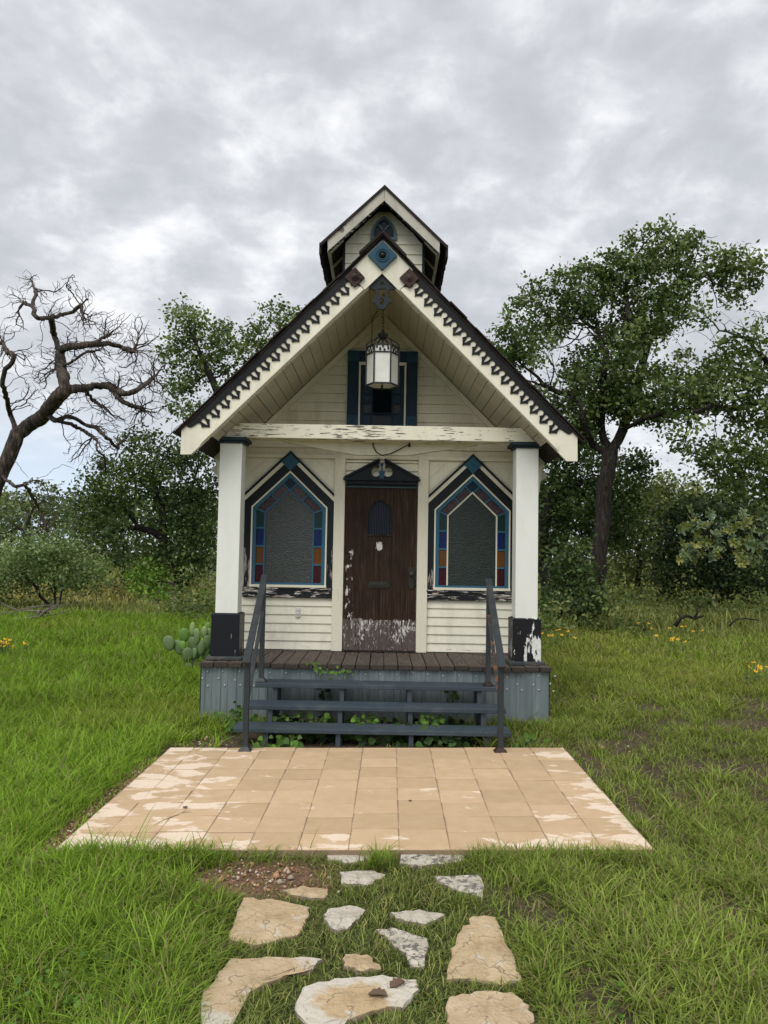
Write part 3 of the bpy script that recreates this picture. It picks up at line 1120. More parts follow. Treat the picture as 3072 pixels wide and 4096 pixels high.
# ------------------------------------------------------------------ gable window
GY = WY - .021
gx, gl, gr_, gzb, gzt = .016, -.388, .42, 3.17, 4.058
b = MB()
b.box(gl, gl + .128, GY - .040, GY - .004, gzb + .13, gzt - .13)
b.box(gr_ - .128, gr_, GY - .040, GY - .004, gzb + .13, gzt - .13)
b.box(gl + .128, gr_ - .128, GY - .040, GY - .004, gzt - .125, gzt)
gw = b.build('gable_window', blue_dk, chapel, .003)
for xx in (gl, gr_ - .13):
    for zz in (gzb, gzt - .13):
        b = MB()
        b.box(xx - .001, xx + .131, GY - .050, GY - .004, zz, zz + .13)
        b.lathe([(.03, 0), (.026, .006), (.012, .002)], xx + .065, GY - .050, zz + .065, 14, 'y')
        b.build('corner_block', blue_dk2, gw, .003)
b = MB()
il, ir, it = gl + .130, gr_ - .130, gzt - .127
for x0, x1, z0, z1 in ((il, il + .020, gzb, it), (ir - .020, ir, gzb, it), (il + .02, ir - .02, it - .035, it)):
    b.box(x0, x1, GY - .030, GY - .003, z0, z1)
b.build('bead', cream, gw, .002)
b = MB()
sl_, sr_ = il + .02, ir - .02
for x0, x1, z0, z1 in ((sl_, sl_ + .040, gzb, it - .035), (sr_ - .040, sr_, gzb, it - .035), (sl_ + .04, sr_ - .04, it - .075, it - .035), (sl_ + .04, sr_ - .04, gzb, gzb + .03),
                       (sl_ + .125, sl_ + .145, gzb + .03, it - .075), (sr_ - .145, sr_ - .125, gzb + .03, it - .075)):
    b.box(x0, x1, GY - .026, GY - .002, z0, z1)
for z in (gzb + .16, gzb + .275, gzb + .39, gzb + .505, gzb + .62):
    b.box(sl_ + .04, sl_ + .125, GY - .024, GY - .002, z - .007, z + .007)
    b.box(sr_ - .125, sr_ - .04, GY - .024, GY - .002, z - .007, z + .007)
for z in (gzb + .16,):
    b.box(sl_ + .145, sr_ - .145, GY - .024, GY - .002, z - .006, z + .006)
b.build('sash', blue_dk, gw, .002)
b = MB()
zs_ = [gzb + .03, gzb + .16, gzb + .275, gzb + .39, gzb + .505, gzb + .62, it - .075]
for k in range(6):
    b.cur = 1 if k == 1 else 2
    b.box(sl_ + .04, sl_ + .125, GY - .012, GY - .006, zs_[k], zs_[k + 1])
    b.box(sr_ - .125, sr_ - .04, GY - .012, GY - .006, zs_[k], zs_[k + 1])
b.cur = 0
b.box(sl_ + .145, sr_ - .145, GY - .012, GY - .006, zs_[0], zs_[-1])
b.build('glass', [g_dark, g_grey, g_dblue], gw)

# ------------------------------------------------------------------ door
dl, dr, dz0, dz1 = -.388, .442, .622, 2.482
DXC = (dl + dr) / 2


def gothic(cx, hw, zb, zs, za, n=9):
    """pointed arch outline, counter-clockwise from lower left"""
    h = za - zs
    Rr = (hw * hw + h * h) / (2 * hw)
    pts = [(cx - hw, zb), (cx + hw, zb)]
    a1 = math.asin(min(1, h / Rr))
    for i in range(n + 1):
        a = a1 * i / n
        pts.append((cx + hw - Rr + Rr * math.cos(a), zs + Rr * math.sin(a)))
    for i in range(n - 1, -1, -1):
        a = a1 * i / n
        pts.append((cx - hw + Rr - Rr * math.cos(a), zs + Rr * math.sin(a)))
    return pts


ar = gothic(.013, .139, 1.93, 2.14, 2.338)
b = MB()
b.prism([[(dl + .003, dz0), (dr - .003, dz0), (dr - .003, dz1), (dl + .003, dz1)], ar[::-1]], WY - .030, WY + .012)
# raised centre planks below the glass leave thin grooves either side
for xa, xb in ((-.131, .009), (.017, .157)):
    b.box(xa, xb, WY - .036, WY - .030, .965, 1.905)
door = b.build('door', 'door_wood', chapel, .003)
for xg in (-.245, -.136, .162, .285):
    MB().box(xg, xg + .0045, WY - .0312, WY - .029, .64, 2.47).build('groove', 'dark_wood', door)
b = MB()
b.prism([gothic(.013, .139, 1.93, 2.14, 2.338)], WY - .012, WY - .004)
b.build('ribbed_glass', 'ribbed_glass', door)
b = MB()
b.prism([gothic(.013, .150, 1.920, 2.14, 2.352), gothic(.013, .134, 1.936, 2.14, 2.330)[::-1]], WY - .036, WY - .028)
b.box(-.128, .154, WY - .040, WY - .028, 1.916, 1.930)
b.build('glass_stop', 'dark_wood', door, .002)
b = MB()
mz = 1.352
b.prism([[(-.118, mz), (-.09, mz - .03), (.116, mz - .03), (.144, mz), (.116, mz + .045), (-.09, mz + .045)]], WY - .043, WY - .030)
b.box(-.072, .098, WY - .052, WY - .043, mz - .016, mz + .030)
b.box(-.058, .084, WY - .056, WY - .052, mz - .006, mz + .020)
b.build('mail_slot', 'aged_bronze', door, .004)
b = MB()
hx = .385
b.prism([[(hx - .028, 1.35), (hx - .018, 1.325), (hx + .018, 1.325), (hx + .028, 1.35), (hx + .034, 1.37), (hx + .034, 1.56), (hx - .034, 1.56), (hx - .034, 1.37)]], WY - .042, WY - .030)
b.lathe([(.026, 0), (.024, .012), (.012, .02), (.014, .045), (.026, .055), (.027, .068), (.010, .074)], hx, WY - .042, 1.485, 16, 'y')
b.build('handle_plate', 'aged_bronze', door, .003)
MB().box(dl - .003, dr + .003, WY - .075, WY + .01, .600, .622).build('threshold', 'dark_wood', door, .005)

# broken pediment over the door
b = MB()
bx0, bx1, zb_, za_ = -.402, .458, 2.562, 2.815
mx = (bx0 + bx1) / 2
cut = []
for cx_, cz_, r_, a0, a1 in ((mx - .068, 2.655, .055, 20, 330),):
    pass
lw = [(mx - .028, za_ - .012), (mx - .030, 2.762), (mx - .042, 2.738), (mx - .034, 2.718)]
lw += [(mx - .068 + .056 * math.cos(R(t)), 2.652 + .056 * math.sin(R(t))) for t in range(60, 330, 22)]
lw += [(mx - .012, 2.626)]
left = [(bx0, zb_), (mx, zb_), (mx, 2.626)] + lw[::-1]
right = [(2 * mx - p[0], p[1]) for p in left][::-1]
b.prism([left], WY - .070, WY - .02)
b.prism([right], WY - .070, WY - .02)
b.box(bx0 - .012, bx1 + .012, WY - .095, WY - .02, zb_ - .012, zb_ + .010)
for s in (-1, 1):
    b.bar((mx + s * .03, WY - .082, za_ - .02), (mx + s * .43, WY - .082, zb_ + .016), .026, .016, (0, 1, 0))
b.box(bx0 + .02, bx1 - .02, WY - .066, WY - .004, 2.484, zb_ - .012)
b.tube([(bx0 + .022, WY - .070, 2.518), (bx1 - .022, WY - .070, 2.518)], .022, 10)
for dx in (-.21, 0, .21):
    b.lathe([(.026, 0), (.024, .008), (.008, .012)], mx + dx, WY - .088, 2.520, 14, 'y')
ped = b.build('door_pediment', black, chapel, .003)
MB().box(bx0 + .025, bx1 - .025, WY - .05, WY - .004, 2.472, 2.484).build('drip_strip', greyblue, ped)
b = MB()
b.box(mx - .028, mx + .028, WY - .105, WY - .055, 2.572, 2.632)
b.box(mx - .036, mx + .036, WY - .112, WY - .05, 2.632, 2.652)
b.lathe([(.022, 0), (.012, .012), (.008, .03), (.008, .062), (.017, .075), (.019, .088), (.006, .098)], mx, WY - .08, 2.652, 12)
b.build('urn_finial', blue_bl, ped, .002)

# small outlet cover below the window
b = MB()
b.box(-.93, -.872, WY - .024, WY - .012, .985, 1.080)
b.lathe([(.020, 0), (.018, .010), (.012, .014)], -.901, WY - .024, 1.055, 14, 'y')
b.lathe([(.022, 0), (.020, .014), (.012, .018)], -.901, WY - .024, 1.018, 14, 'y')
b.box(-.928, -.874, WY - .040, WY - .014, .978, .990)
b.build('outlet_cover', 'white_plastic', chapel, .004)

# ------------------------------------------------------------------ belfry
FY0, FY1 = 9.16, 11.3
bz, bsl = 6.205, .955
wy = 9.5
b = MB()
lapped(b, -.487, .487, 4.35, 6.03, .126, wy, .018, clip=lambda z: (-min(.487, max(.02, (6.10 - z) / bsl)), min(.487, max(.02, (6.10 - z) / bsl))))
b.box(-.484, .484, wy + .02, FY1 - .05, 4.3, 5.58)
belfry = b.build('belfry', cream, chapel)
MB().prism([[(-.484, 5.58), (.484, 5.58), (.02, 6.03), (-.02, 6.03)]], wy + .021, FY1 - .06).build('gable_core', cream_old, belfry)
for s in (-1, 1):
    MB().box(s * .50 - .016, s * .50 + .016, wy - .022, wy + .08, 4.35, 5.66).build('corner_strip', black, belfry)
b = MB()
for s in (-1, 1):
    L = 1 / math.hypot(1, bsl)
    o = [(0, bz + .018), (s * .775, bz + .018 - .775 * bsl), (s * .78, bz - .025 - .78 * bsl), (0, bz - .02)]
    b.prism([o], FY0 + .01, FY1)
    # ragged shingle fringe hanging off the eave
    y = FY0 + .03
    while y < FY1:
        wv = random.uniform(.09, .13)
        dz = random.uniform(.0, .05)
        b.box(s * .775 - .012, s * .775 + .012, y, y + wv - .012, bz - .09 - .775 * bsl - dz, bz + .028 - .775 * bsl)
        y += wv
b.build('belfry_roof', 'roof_shingle', belfry)
b = MB()
for s in (-1, 1):
    b.prism([[(0, bz), (0, 6.035), (s * .676, 6.035 - .676 * .94), (s * .685, bz - .685 * bsl)]], FY0 + .03, FY0 + .07)
b.build('belfry_bargeboard', belf_m, belfry, .004)
b = MB()
for s in (-1, 1):
    n = 26
    lo = []
    for i in range(n + 1):
        x_ = s * .676 * i / n
        lo.append((x_, 6.022 - abs(x_) * .94 + random.uniform(-.012, .006)))
    hi = [(s * .676, 6.040 - .676 * .94), (0, 6.040)]
    b.prism([lo + hi], FY0 + .045, FY0 + .085)
b.build('flaking_edge', black_peel, belfry)
# sloping soffit of the side eaves: cream frame round dark panels
for s in (-1, 1):
    b = MB()
    za1, za2 = 5.40, 5.585
    for y0, y1 in ((FY0 + .07, FY0 + .20), (9.78, 9.84), (10.3, 10.36), (10.8, 10.86), (11.2, 11.28)):
        b.prism([[(s * .672, za1), (s * .502, za2), (s * .502, za2 + .03), (s * .672, za1 + .03)]], y0, y1)
    b.prism([[(s * .688, za1 - .01), (s * .655, za1 + .008), (s * .655, za1 + .05), (s * .688, za1 + .04)]], FY0 + .07, FY1 - .02)
    b.build('eave_frame', cream_old, belfry)
    MB().prism([[(s * .672, za1 + .02), (s * .502, za2 + .02), (s * .502, za2 + .04), (s * .672, za1 + .04)]], FY0 + .08, FY1 - .03).build('eave_panel', 'dark_wood', belfry)
# little gothic window
O = gothic(-.004, .162, 5.655, 5.69, 5.955, 10)
I = gothic(-.004, .127, 5.690, 5.70, 5.915, 10)
b = MB()
b.prism([O, I[::-1]], wy - .045, wy - .004)
b.bar((-.004, wy - .03, 5.775), (-.09, wy - .03, 5.86), .026, .03, (0, 1, 0))
b.bar((-.004, wy - .03, 5.775), (.082, wy - .03, 5.86), .026, .03, (0, 1, 0))
b.bar((-.004, wy - .03, 5.79), (-.004, wy - .03, 5.68), .026, .03, (0, 1, 0))
b.build('gothic_window', greyblue, belfry, .003)
MB().prism([I], wy - .024, wy - .016).build('window_pane', g_dark, belfry)

# ------------------------------------------------------------------ lantern
LX, LY = .016, 8.05
lan = thing('hanging_lantern', 'hexagonal white glass lantern hanging on a chain inside the porch gable', 'lantern', (LX, LY, 3.455))
HR = .172


def hexp(k, r, z):
    a = R(60 * k)
    return (LX + r * math.cos(a), LY + r * math.sin(a), z)


g = MB()
f = MB()
for k in range(6):
    p0, p1 = hexp(k, HR - .006, 3.492), hexp(k + 1, HR - .006, 3.492)
    q0, q1 = hexp(k, HR - .006, 3.890), hexp(k + 1, HR - .006, 3.890)
    i0, i1, j0, j1 = (hexp(k, HR - .012, 3.492), hexp(k + 1, HR - .012, 3.492), hexp(k, HR - .012, 3.89), hexp(k + 1, HR - .012, 3.89))
    g.add([p0, p1, q1, q0, i0, i1, j1, j0], [(0, 1, 2, 3), (5, 4, 7, 6), (3, 2, 6, 7), (1, 0, 4, 5)])
    f.bar(hexp(k, HR, 3.480), hexp(k, HR, 3.905), .016, .016, (1, .1, 0))
    for z, t in ((3.486, .016), (3.815, .012), (3.893, .014)):
        f.bar(hexp(k, HR, z), hexp(k + 1, HR, z), .012, t)
    # arms up to the hub
    f.tube([hexp(k, HR, 3.895), hexp(k, HR, 3.925), hexp(k, HR * .82, 3.955), hexp(k, .03, 4.015)], .0065, 6)
    # cut-out leaf band
    for u_, dz, r_ in ((.15, .055, .017), (.35, .030, .020), (.52, .058, .018), (.62, .018, .020), (.85, .038, .019), (.80, .066, .014)):
        c_ = Vector(hexp(k, HR - .002, 3.815)).lerp(Vector(hexp(k + 1, HR - .002, 3.815)), u_)
        t_ = (Vector(hexp(k + 1, HR, 0)) - Vector(hexp(k, HR, 0))).normalized()
        ps = [c_ + t_ * r_ * .62 * math.cos(a_) + Vector((0, 0, dz + r_ * math.sin(a_))) for a_ in [i_ * math.pi / 4 for i_ in range(8)]]
        n_ = Vector((t_.y, -t_.x, 0)) * .004
        f.add([p_ + n_ for p_ in ps] + [p_ - n_ * .3 for p_ in ps], [tuple(range(8)), tuple(reversed(range(8, 16)))] + [(i_, i_ + 8, (i_ + 1) % 8 + 8, (i_ + 1) % 8) for i_ in range(8)])
f.lathe([(.030, 0), (.042, .015), (.036, .05), (.022, .062), (.014, .10)], LX, LY, 3.985, 12)
for k in range(8):
    a_ = R(45 * k)
    f.tube([(LX + .035 * math.cos(a_), LY + .035 * math.sin(a_), 4.01), (LX + .055 * math.cos(a_), LY + .055 * math.sin(a_), 4.045)], [.010, .006], 6)
f.lathe([(.004, 0), (.012, .010), (.010, .028), (.016, .04)], LX, LY, 3.448, 10)
f.tube([(LX, LY, 3.47), (LX, LY, 3.99)], .006, 6)
f.build('lantern_frame', 'lantern_iron', lan)
g.build('glass_panel', 'milk_glass', lan)
b = MB()
nl = 13
for k in range(nl):
    z = 4.075 + k * .034
    pts = []
    for i_ in range(9):
        a_ = 2 * math.pi * i_ / 8
        dx = .010 * math.cos(a_)
        pts.append((LX + (dx if k % 2 else 0), LY + (0 if k % 2 else dx), z + .022 * math.sin(a_)))
    b.tube(pts, .0032, 5, False)
b.build('chain', 'lantern_iron', lan)
b = MB()
b.tube([(LX - .118, LY + .02, 3.91), (LX - .118, LY + .02, 4.20), (LX - .105, LY + .02, 4.235), (LX - .075, LY + .02, 4.275), (LX - .02, LY + .02, 4.40)], .005, 6)
b.build('lamp_wire', 'black_cable', lan)

# ------------------------------------------------------------------ steps and handrails
steps = thing('wooden_steps', 'three slate grey wooden treads on open stringers leading up to the porch', 'steps', (0, 7.2, -.04))
for k, (y0, z, x0, x1) in enumerate(((6.91, .15, -1.245, 1.225), (7.17, .30, -1.215, 1.218), (7.47, .45, -1.15, 1.175))):
    b = MB()
    b.box(x0, x1, y0, y0 + .137, z - .042, z)
    b.box(x0 + random.uniform(-.01, .01), x1 + random.uniform(-.01, .01), y0 + .145, y0 + .28, z - .042, z - .002)
    b.build('tread', step_m, steps, .006)
for xs in (-.98, -.335, .315, .99):
    b = MB()
    yz = [(6.945, -.05), (6.945, .107), (7.20, .107), (7.20, .257), (7.50, .257), (7.50, .407), (7.80, .407), (7.80, .15), (7.25, -.05)]
    w_ = .042
    vs = [(xs, y, z) for y, z in yz] + [(xs + w_, y, z) for y, z in yz]
    n = len(yz)
    tri = tessellate_polygon([[Vector((y, z, 0)) for y, z in yz]])
    b.add(vs, [tuple(t) for t in tri] + [tuple(n + i for i in reversed(t)) for t in tri] + [(i, (i + 1) % n, (i + 1) % n + n, i + n) for i in range(n)])
    b.build('stringer', string_m, steps)
MB().box(-1.3, 1.3, 6.74, 6.86, -.06, -.012).build('foot_board', 'dark_wood', steps, .006)

for s in (-1, 1):
    fx, rx_ = (-1.085, -1.105) if s < 0 else (1.085, 1.10)
    hr = thing('handrail', 'charcoal metal handrail on the left of the steps, clean grey lower bar' if s < 0 else 'charcoal metal handrail on the right of the steps with a rusty lower bar', 'handrail', (fx, 6.65, 0), 'handrails of the porch steps')
    zf = .012 if s < 0 else .04
    b = MB()
    b.box(fx - .023, fx + .023, 6.625, 6.67, zf + .008, .80)
    p = b.build('post', rail_m, hr, .003)
    b = MB()
    b.box(fx - .055, fx + .055, 6.60, 6.70, zf, zf + .012)
    b.add([(fx - .048, 6.602, zf + .012), (fx + .048, 6.602, zf + .012), (fx + .048, 6.698, zf + .012), (fx - .048, 6.698, zf + .012), (fx - .026, 6.622, zf + .045), (fx + .026, 6.622, zf + .045), (fx + .026, 6.674, zf + .045), (fx - .026, 6.674, zf + .045)],
          [(0, 1, 5, 4), (1, 2, 6, 5), (2, 3, 7, 6), (3, 0, 4, 7), (4, 5, 6, 7)])
    b.build('base_plate', rust if s > 0 else rail_m, p, .002)
    b = MB()
    b.box(rx_ - .023, rx_ + .023, 7.535, 7.58, .452, 1.44)
    p2 = b.build('post', rail_m, hr, .003)
    b = MB()
    b.box(rx_ - .05, rx_ + .05, 7.51, 7.605, .450, .460)
    b.add([(rx_ - .044, 7.514, .46), (rx_ + .044, 7.514, .46), (rx_ + .044, 7.601, .46), (rx_ - .044, 7.601, .46), (rx_ - .026, 7.532, .49), (rx_ + .026, 7.532, .49), (rx_ + .026, 7.583, .49), (rx_ - .026, 7.583, .49)],
          [(0, 1, 5, 4), (1, 2, 6, 5), (2, 3, 7, 6), (3, 0, 4, 7), (4, 5, 6, 7)])
    b.build('base_plate', rust if s > 0 else rail_m, p2, .002)
    b = MB()
    b.bar((fx, 6.575, .765), (rx_, 7.62, 1.478), .062, .026)
    b.build('top_rail', rail_m, hr, .004)
    b = MB()
    b.bar((fx, 6.665, .42), (rx_, 7.54, 1.13), .036, .014)
    b.build('lower_bar', rail_m if s < 0 else rail_r, hr, .002)

# ------------------------------------------------------------------ patio: slab laid by its four corners
PC = {'bl': (-1.745, 6.73, .012), 'br': (1.655, 6.80, .055), 'fl': (-1.765, 4.43, .012), 'fr': (1.632, 4.475, .055)}


def patio_pt(s, t, dz=0):
    a, b, c, d_ = (Vector(PC[k]) for k in ('fl', 'fr', 'bl', 'br'))
    p = (a * (1 - s) + b * s) * (1 - t) + (c * (1 - s) + d_ * s) * t
    p.z += dz
    return p


PO = patio_pt(.5, .5)
V, F, T = [], [], []
NX, NY = 12, 9
xs = np.cumsum([0, .72] + [1 + random.uniform(-.02, .02) for _ in range(NX - 1)])
xs = (xs / xs[-1])
NR = 8.42
cols_off = [.0, .0, .08, .0, .0, -.05, .22, .20, .0, .05, -.12, -.10]
tiles = []
for i in range(NX):
    row = [0.0] + [k_ + cols_off[i] + (1 if cols_off[i] < 0 else 0) - (1 if cols_off[i] < 0 else 0) for k_ in range(1, 9)] + [NR]
    row = [r_ / NR for r_ in row]
    tiles += [(i, row[j], row[j + 1]) for j in range(len(row) - 1)]
for i, ya, yb in tiles:
    if True:
        g = .00042
        rnd = random.random()
        dz = random.uniform(-.0025, .0025)
        jx, jy = random.uniform(-.0006, .0006), random.uniform(-.0008, .0008)
        s0, s1, t0, t1 = xs[i] + g + jx, xs[i + 1] - g + jx, ya + g * 3.4 + jy, yb - g * 3.4 + jy
        base = len(V)
        e = .0008
        ring = lambda d_, z: [patio_pt(s0 + d_, t0 + d_ * 1.4, z), patio_pt(s1 - d_, t0 + d_ * 1.4, z), patio_pt(s1 - d_, t1 - d_ * 1.4, z), patio_pt(s0 + d_, t1 - d_ * 1.4, z)]
        V += ring(0, -.045) + ring(0, dz - .003) + ring(e, dz) + ring(e * 3.2, dz)
        T += [(rnd, 1, 0)] * 12 + [(rnd, 0, 0)] * 4
        for k in range(3):
            for q_ in range(4):
                F.append((base + k * 4 + q_, base + k * 4 + (q_ + 1) % 4, base + (k + 1) * 4 + (q_ + 1) % 4, base + (k + 1) * 4 + q_))
        F.append((base + 12, base + 13, base + 14, base + 15))
patio = bulk('patio', [tuple(v) for v in V], [F], 'patio_tile', T, origin=tuple(PO))
tag(patio, kind='structure')
b = MB()
vs = [patio_pt(s_, t_, z_) for z_ in (-.075, -.0035) for s_, t_ in ((-.001, -.002), (1.001, -.002), (1.001, 1.002), (-.001, 1.002))]
b.add(vs, [(0, 3, 2, 1), (4, 5, 6, 7), (0, 1, 5, 4), (1, 2, 6, 5), (2, 3, 7, 6), (3, 0, 4, 7)])
tag(b.build('patio_base', 'patio_bed'), kind='structure')

# ------------------------------------------------------------------ flagstones (outlines read off the photograph, laid on the ground)
SX = lambda p: (600 + p[0] / .9217, 3300 + p[1] / .9217)
STONES = [
    ([(645, 95), (845, 93), (838, 135), (720, 140), (655, 128)], 'pale', 'long pale flagstone tight against the front edge of the patio, left one of two'),
    ([(930, 92), (1150, 92), (1165, 140), (1080, 150), (985, 160), (915, 148)], 'spk', 'wide speckled flagstone tight against the front edge of the patio'),
    ([(700, 172), (815, 165), (870, 185), (800, 222), (705, 215)], 'pale', 'small white flagstone between grass, just below the pale stone at the patio edge'),
    ([(1045, 195), (1215, 192), (1235, 240), (1222, 275), (1150, 255), (1060, 215)], 'spk', 'speckled wedge shaped flagstone right of the path middle near the patio'),
    ([(480, 235), (560, 220), (660, 232), (640, 268), (560, 262)], 'tan', 'thin tan flagstone sliver behind the big square tan stone'),
    ([(345, 262), (470, 270), (590, 300), (575, 345), (545, 400), (380, 438), (285, 415), (315, 330)], 'tan', 'big square tan flagstone on the left side of the path'),
    ([(650, 310), (740, 295), (795, 310), (770, 345), (735, 375), (690, 390), (640, 345)], 'pale', 'small white ragged flagstone right of the big square tan stone'),
    ([(885, 330), (990, 320), (1090, 340), (1010, 372), (920, 355)], 'pale', 'narrow white flagstone half hidden by grass in the path middle'),
    ([(830, 385), (900, 380), (1025, 420), (1015, 520), (960, 530), (930, 470), (870, 420)], 'spk', 'black speckled flagstone left of the tall tan wedge stone'),
    ([(720, 475), (800, 480), (855, 530), (780, 540), (710, 520)], 'tan', 'small tan flagstone behind the large white and tan stone'),
    ([(1190, 345), (1275, 350), (1310, 430), (1345, 520), (1370, 590), (1240, 590), (1090, 575), (1110, 470), (1150, 400)], 'tan', 'tall tan wedge shaped flagstone on the right side of the path'),
    ([(300, 490), (480, 485), (640, 490), (600, 530), (520, 540), (430, 580), (330, 640), (290, 760), (185, 760), (195, 610), (240, 560)], 'mix', 'long tan flagstone with white corners at the lower left of the path'),
    ([(560, 600), (680, 570), (860, 560), (985, 575), (995, 610), (930, 680), (820, 690), (700, 740), (690, 790), (600, 780), (535, 680)], 'core', 'large white flagstone with a tan middle carrying dead leaves'),
    ([(1100, 650), (1200, 630), (1340, 630), (1400, 680), (1415, 740), (1400, 800), (1180, 810), (1090, 740)], 'mix', 'tan flagstone with white edges at the lower right of the path'),
]
def gz(x, y):
    z = -.035 + .03 * (vnoise(x + 20, y + 20, .5, 3) - .5)
    z = z + .052 * np.clip((x + 1.75) / 3.45, 0, 1.25) * np.clip((14 - y) / 5, 0, 1)
    return z - .02 * np.clip(1 - np.hypot((x) / 1.6, (y - 7.3) / .5), 0, 1)


stone_polys = []
for pts, kind, lab in STONES:
    gp = [ground(*SX(p), z=.0) for p in pts]
    cx = sum(p.x for p in gp) / len(gp)
    cy = sum(p.y for p in gp) / len(gp)
    # refine the outline with small irregular chips
    o = []
    for i, p in enumerate(gp):
        qn = gp[(i + 1) % len(gp)]
        for f in (0, .25, .5, .75):
            r_ = p.lerp(qn, f)
            j = .010 if f else .004
            o.append((r_.x + random.uniform(-j, j), r_.y + random.uniform(-j, j)))
    if sum(o[i][0] * o[(i + 1) % len(o)][1] - o[(i + 1) % len(o)][0] * o[i][1] for i in range(len(o))) < 0:
        o = o[::-1]
    stone_polys.append(np.array(o))
    oa = np.array(o)
    zt = float(gz(oa[:, 0], oa[:, 1]).max()) + random.uniform(.010, .016)
    n = len(o)
    vs = []
    for sc_, z in ((1.0, zt - .07), (1.0, zt - .010), (.985, zt - .002), (.955, zt), (.8, zt), (.5, zt)):
        for (x_, y_) in o:
            jr = random.uniform(-.010, .010) * (sc_ < .999)
            vs.append((cx + (x_ - cx) * (sc_ + jr), cy + (y_ - cy) * (sc_ + jr), z + random.uniform(-.003, .002) * (sc_ < .999)))
    vs.append((cx, cy, zt + .001))
    fs = [(k * n + i, k * n + (i + 1) % n, (k + 1) * n + (i + 1) % n, (k + 1) * n + i) for k in range(5) for i in range(n)]
    fs += [(5 * n + i, 5 * n + (i + 1) % n, 6 * n) for i in range(n)]
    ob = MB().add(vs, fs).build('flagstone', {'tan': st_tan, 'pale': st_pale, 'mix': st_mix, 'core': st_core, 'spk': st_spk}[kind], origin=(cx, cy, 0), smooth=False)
    tag(ob, lab, 'flagstone', 'flagstones of the garden path')
    if kind == 'core': STZ = zt + .001


def in_poly(x, y, P):
    ins = np.zeros(x.shape, bool)
    n = len(P)
    for i in range(n):
        x0, y0 = P[i]
        x1, y1 = P[(i + 1) % n]
        c = ((y0 > y) != (y1 > y)) & (x < (x1 - x0) * (y - y0) / (y1 - y0 + 1e-12) + x0)
        ins ^= c
    return ins


# ------------------------------------------------------------------ where grass grows
def ell(x, y, cx, cy, rx, ry):
    return np.clip(1.25 - np.sqrt(((x - cx) / rx) ** 2 + ((y - cy) / ry) ** 2), 0, 1)


def path_zone(x, y):
    return np.clip(1 - np.abs(x - .02 + (y - 3) * .03) / .75, 0, 1) * (y < 4.4)


def cover(x, y):
    """0 bare soil .. 1 full grass"""
    nz = vnoise(x + 40, y + 40, 1.6, 4)
    nz2 = vnoise(x + 90, y + 10, .55, 3)
    c = np.clip(1.35 - np.clip(nz - .5, 0, 1) * 2.2, 0, 1)
    right = np.clip((x - 1.6) / .6, 0, 1) * np.clip((11 - y) / 2, 0, 1)
    c = c - right * np.clip((nz - .47) * 3.4, 0, 1) * .75 - right * np.clip((nz2 - .52) * 3, 0, 1) * .5
    c = c - np.clip((vnoise(x + 70, y + 33, 2.2, 4) - .58) * 6, 0, 1) * .55 * (y < 4.3)
    for cx, cy, rx, ry, a in ((3.7, 7.9, 1.5, .5, .75), (3.0, 6.3, .9, .4, .35), (2.6, 7.2, .6, .35, .4), (4.2, 6.0, .8, .3, .35), (-.62, 4.15, .42, .25, 1.3), (.92, 3.15, .14, .55, .6), (1.25, 2.75, .3, .3, .2),
                              (1.05, 3.8, .4, .2, .4), (-1.0, 3.75, .12, .25, .5), (-1.1, 2.7, .15, .2, .5), (0, 7.2, 1.5, .55, 1.5), (2.0, 6.95, .5, .35, .8), (-1.55, 6.95, .45, .22, .8), (2.1, 5.4, .3, .8, .5), (3.6, 4.5, .8, .22, .6), (2.2, 3.4, .5, .15, .4), (-2.3, 2.9, .3, .12, .5)):
        c = c - a * ell(x, y, cx, cy, rx, ry)
    # strips along the patio sides
    c = c - np.where((y > 4.3) & (y < 6.9), np.clip(1 - np.abs(x + 1.86) / .13, 0, 1) * 1.3, 0)
    c = c - np.where((y > 4.2) & (y < 6.9), np.clip(1 - np.abs(x - 1.82) / .20, 0, 1) * .9, 0)
    return np.clip(c, 0, 1)


def blocked(x, y):
    m = (x > -1.775 - .0) & (x < 1.66) & (y > 4.43) & (y < 6.80)
    m |= (np.abs(x) < 1.77) & (y > 7.82) & (y < 12.8)
    m |= (np.abs(x) < 1.32) & (y > 6.7) & (y < 6.92)
    for P in stone_polys:
        c = P.mean(0)
        near = (np.abs(x - c[0]) < 1) & (np.abs(y - c[1]) < 1)
        if near.any():
            k = np.zeros(x.shape, bool)
            k[near] = in_poly(x[near], y[near], c + (P - c) * .97)
            m |= k
    return m


# ------------------------------------------------------------------ ground sheet
gx_ = np.unique(np.concatenate([np.arange(-7, 7.01, .08), np.linspace(7, 30, 40), np.linspace(-30, -7, 40), np.linspace(30, 600, 24), np.linspace(-600, -30, 24)]))
gy_ = np.unique(np.concatenate([np.arange(1.5, 12, .08), np.linspace(12, 45, 60), np.linspace(45, 900, 24), np.linspace(-300, 1.5, 30)]))
X, Y = np.meshgrid(gx_, gy_)
nx, ny = len(gx_), len(gy_)
Z = gz(X, Y)
Z = np.where(np.hypot(X, Y) > 40, -.035, Z)
cv = cover(X, Y)
nn = vnoise(X + 7, Y + 3, 2.5, 4)[..., None]
dirt = np.array([.085, .062, .042]) * (1 - nn) + np.array([.15, .112, .078]) * nn
green = np.array([.060, .085, .022]) * (1 - nn) + np.array([.115, .120, .040]) * nn
far = np.clip((Y - 16) / 8, 0, 1)[..., None]
green = green * (1 - far) + np.array([.14, .15, .05]) * far
tint = dirt * (1 - cv[..., None]) + green * cv[..., None]
gravel = ((np.abs(X + 1.86) < .14) & (Y > 4.3) & (Y < 6.6)) | (np.hypot((X + .62) / .5, (Y - 4.18) / .28) < 1)
tint[gravel] = tint[gravel] * .35 + np.array([.26, .15, .095]) * .65
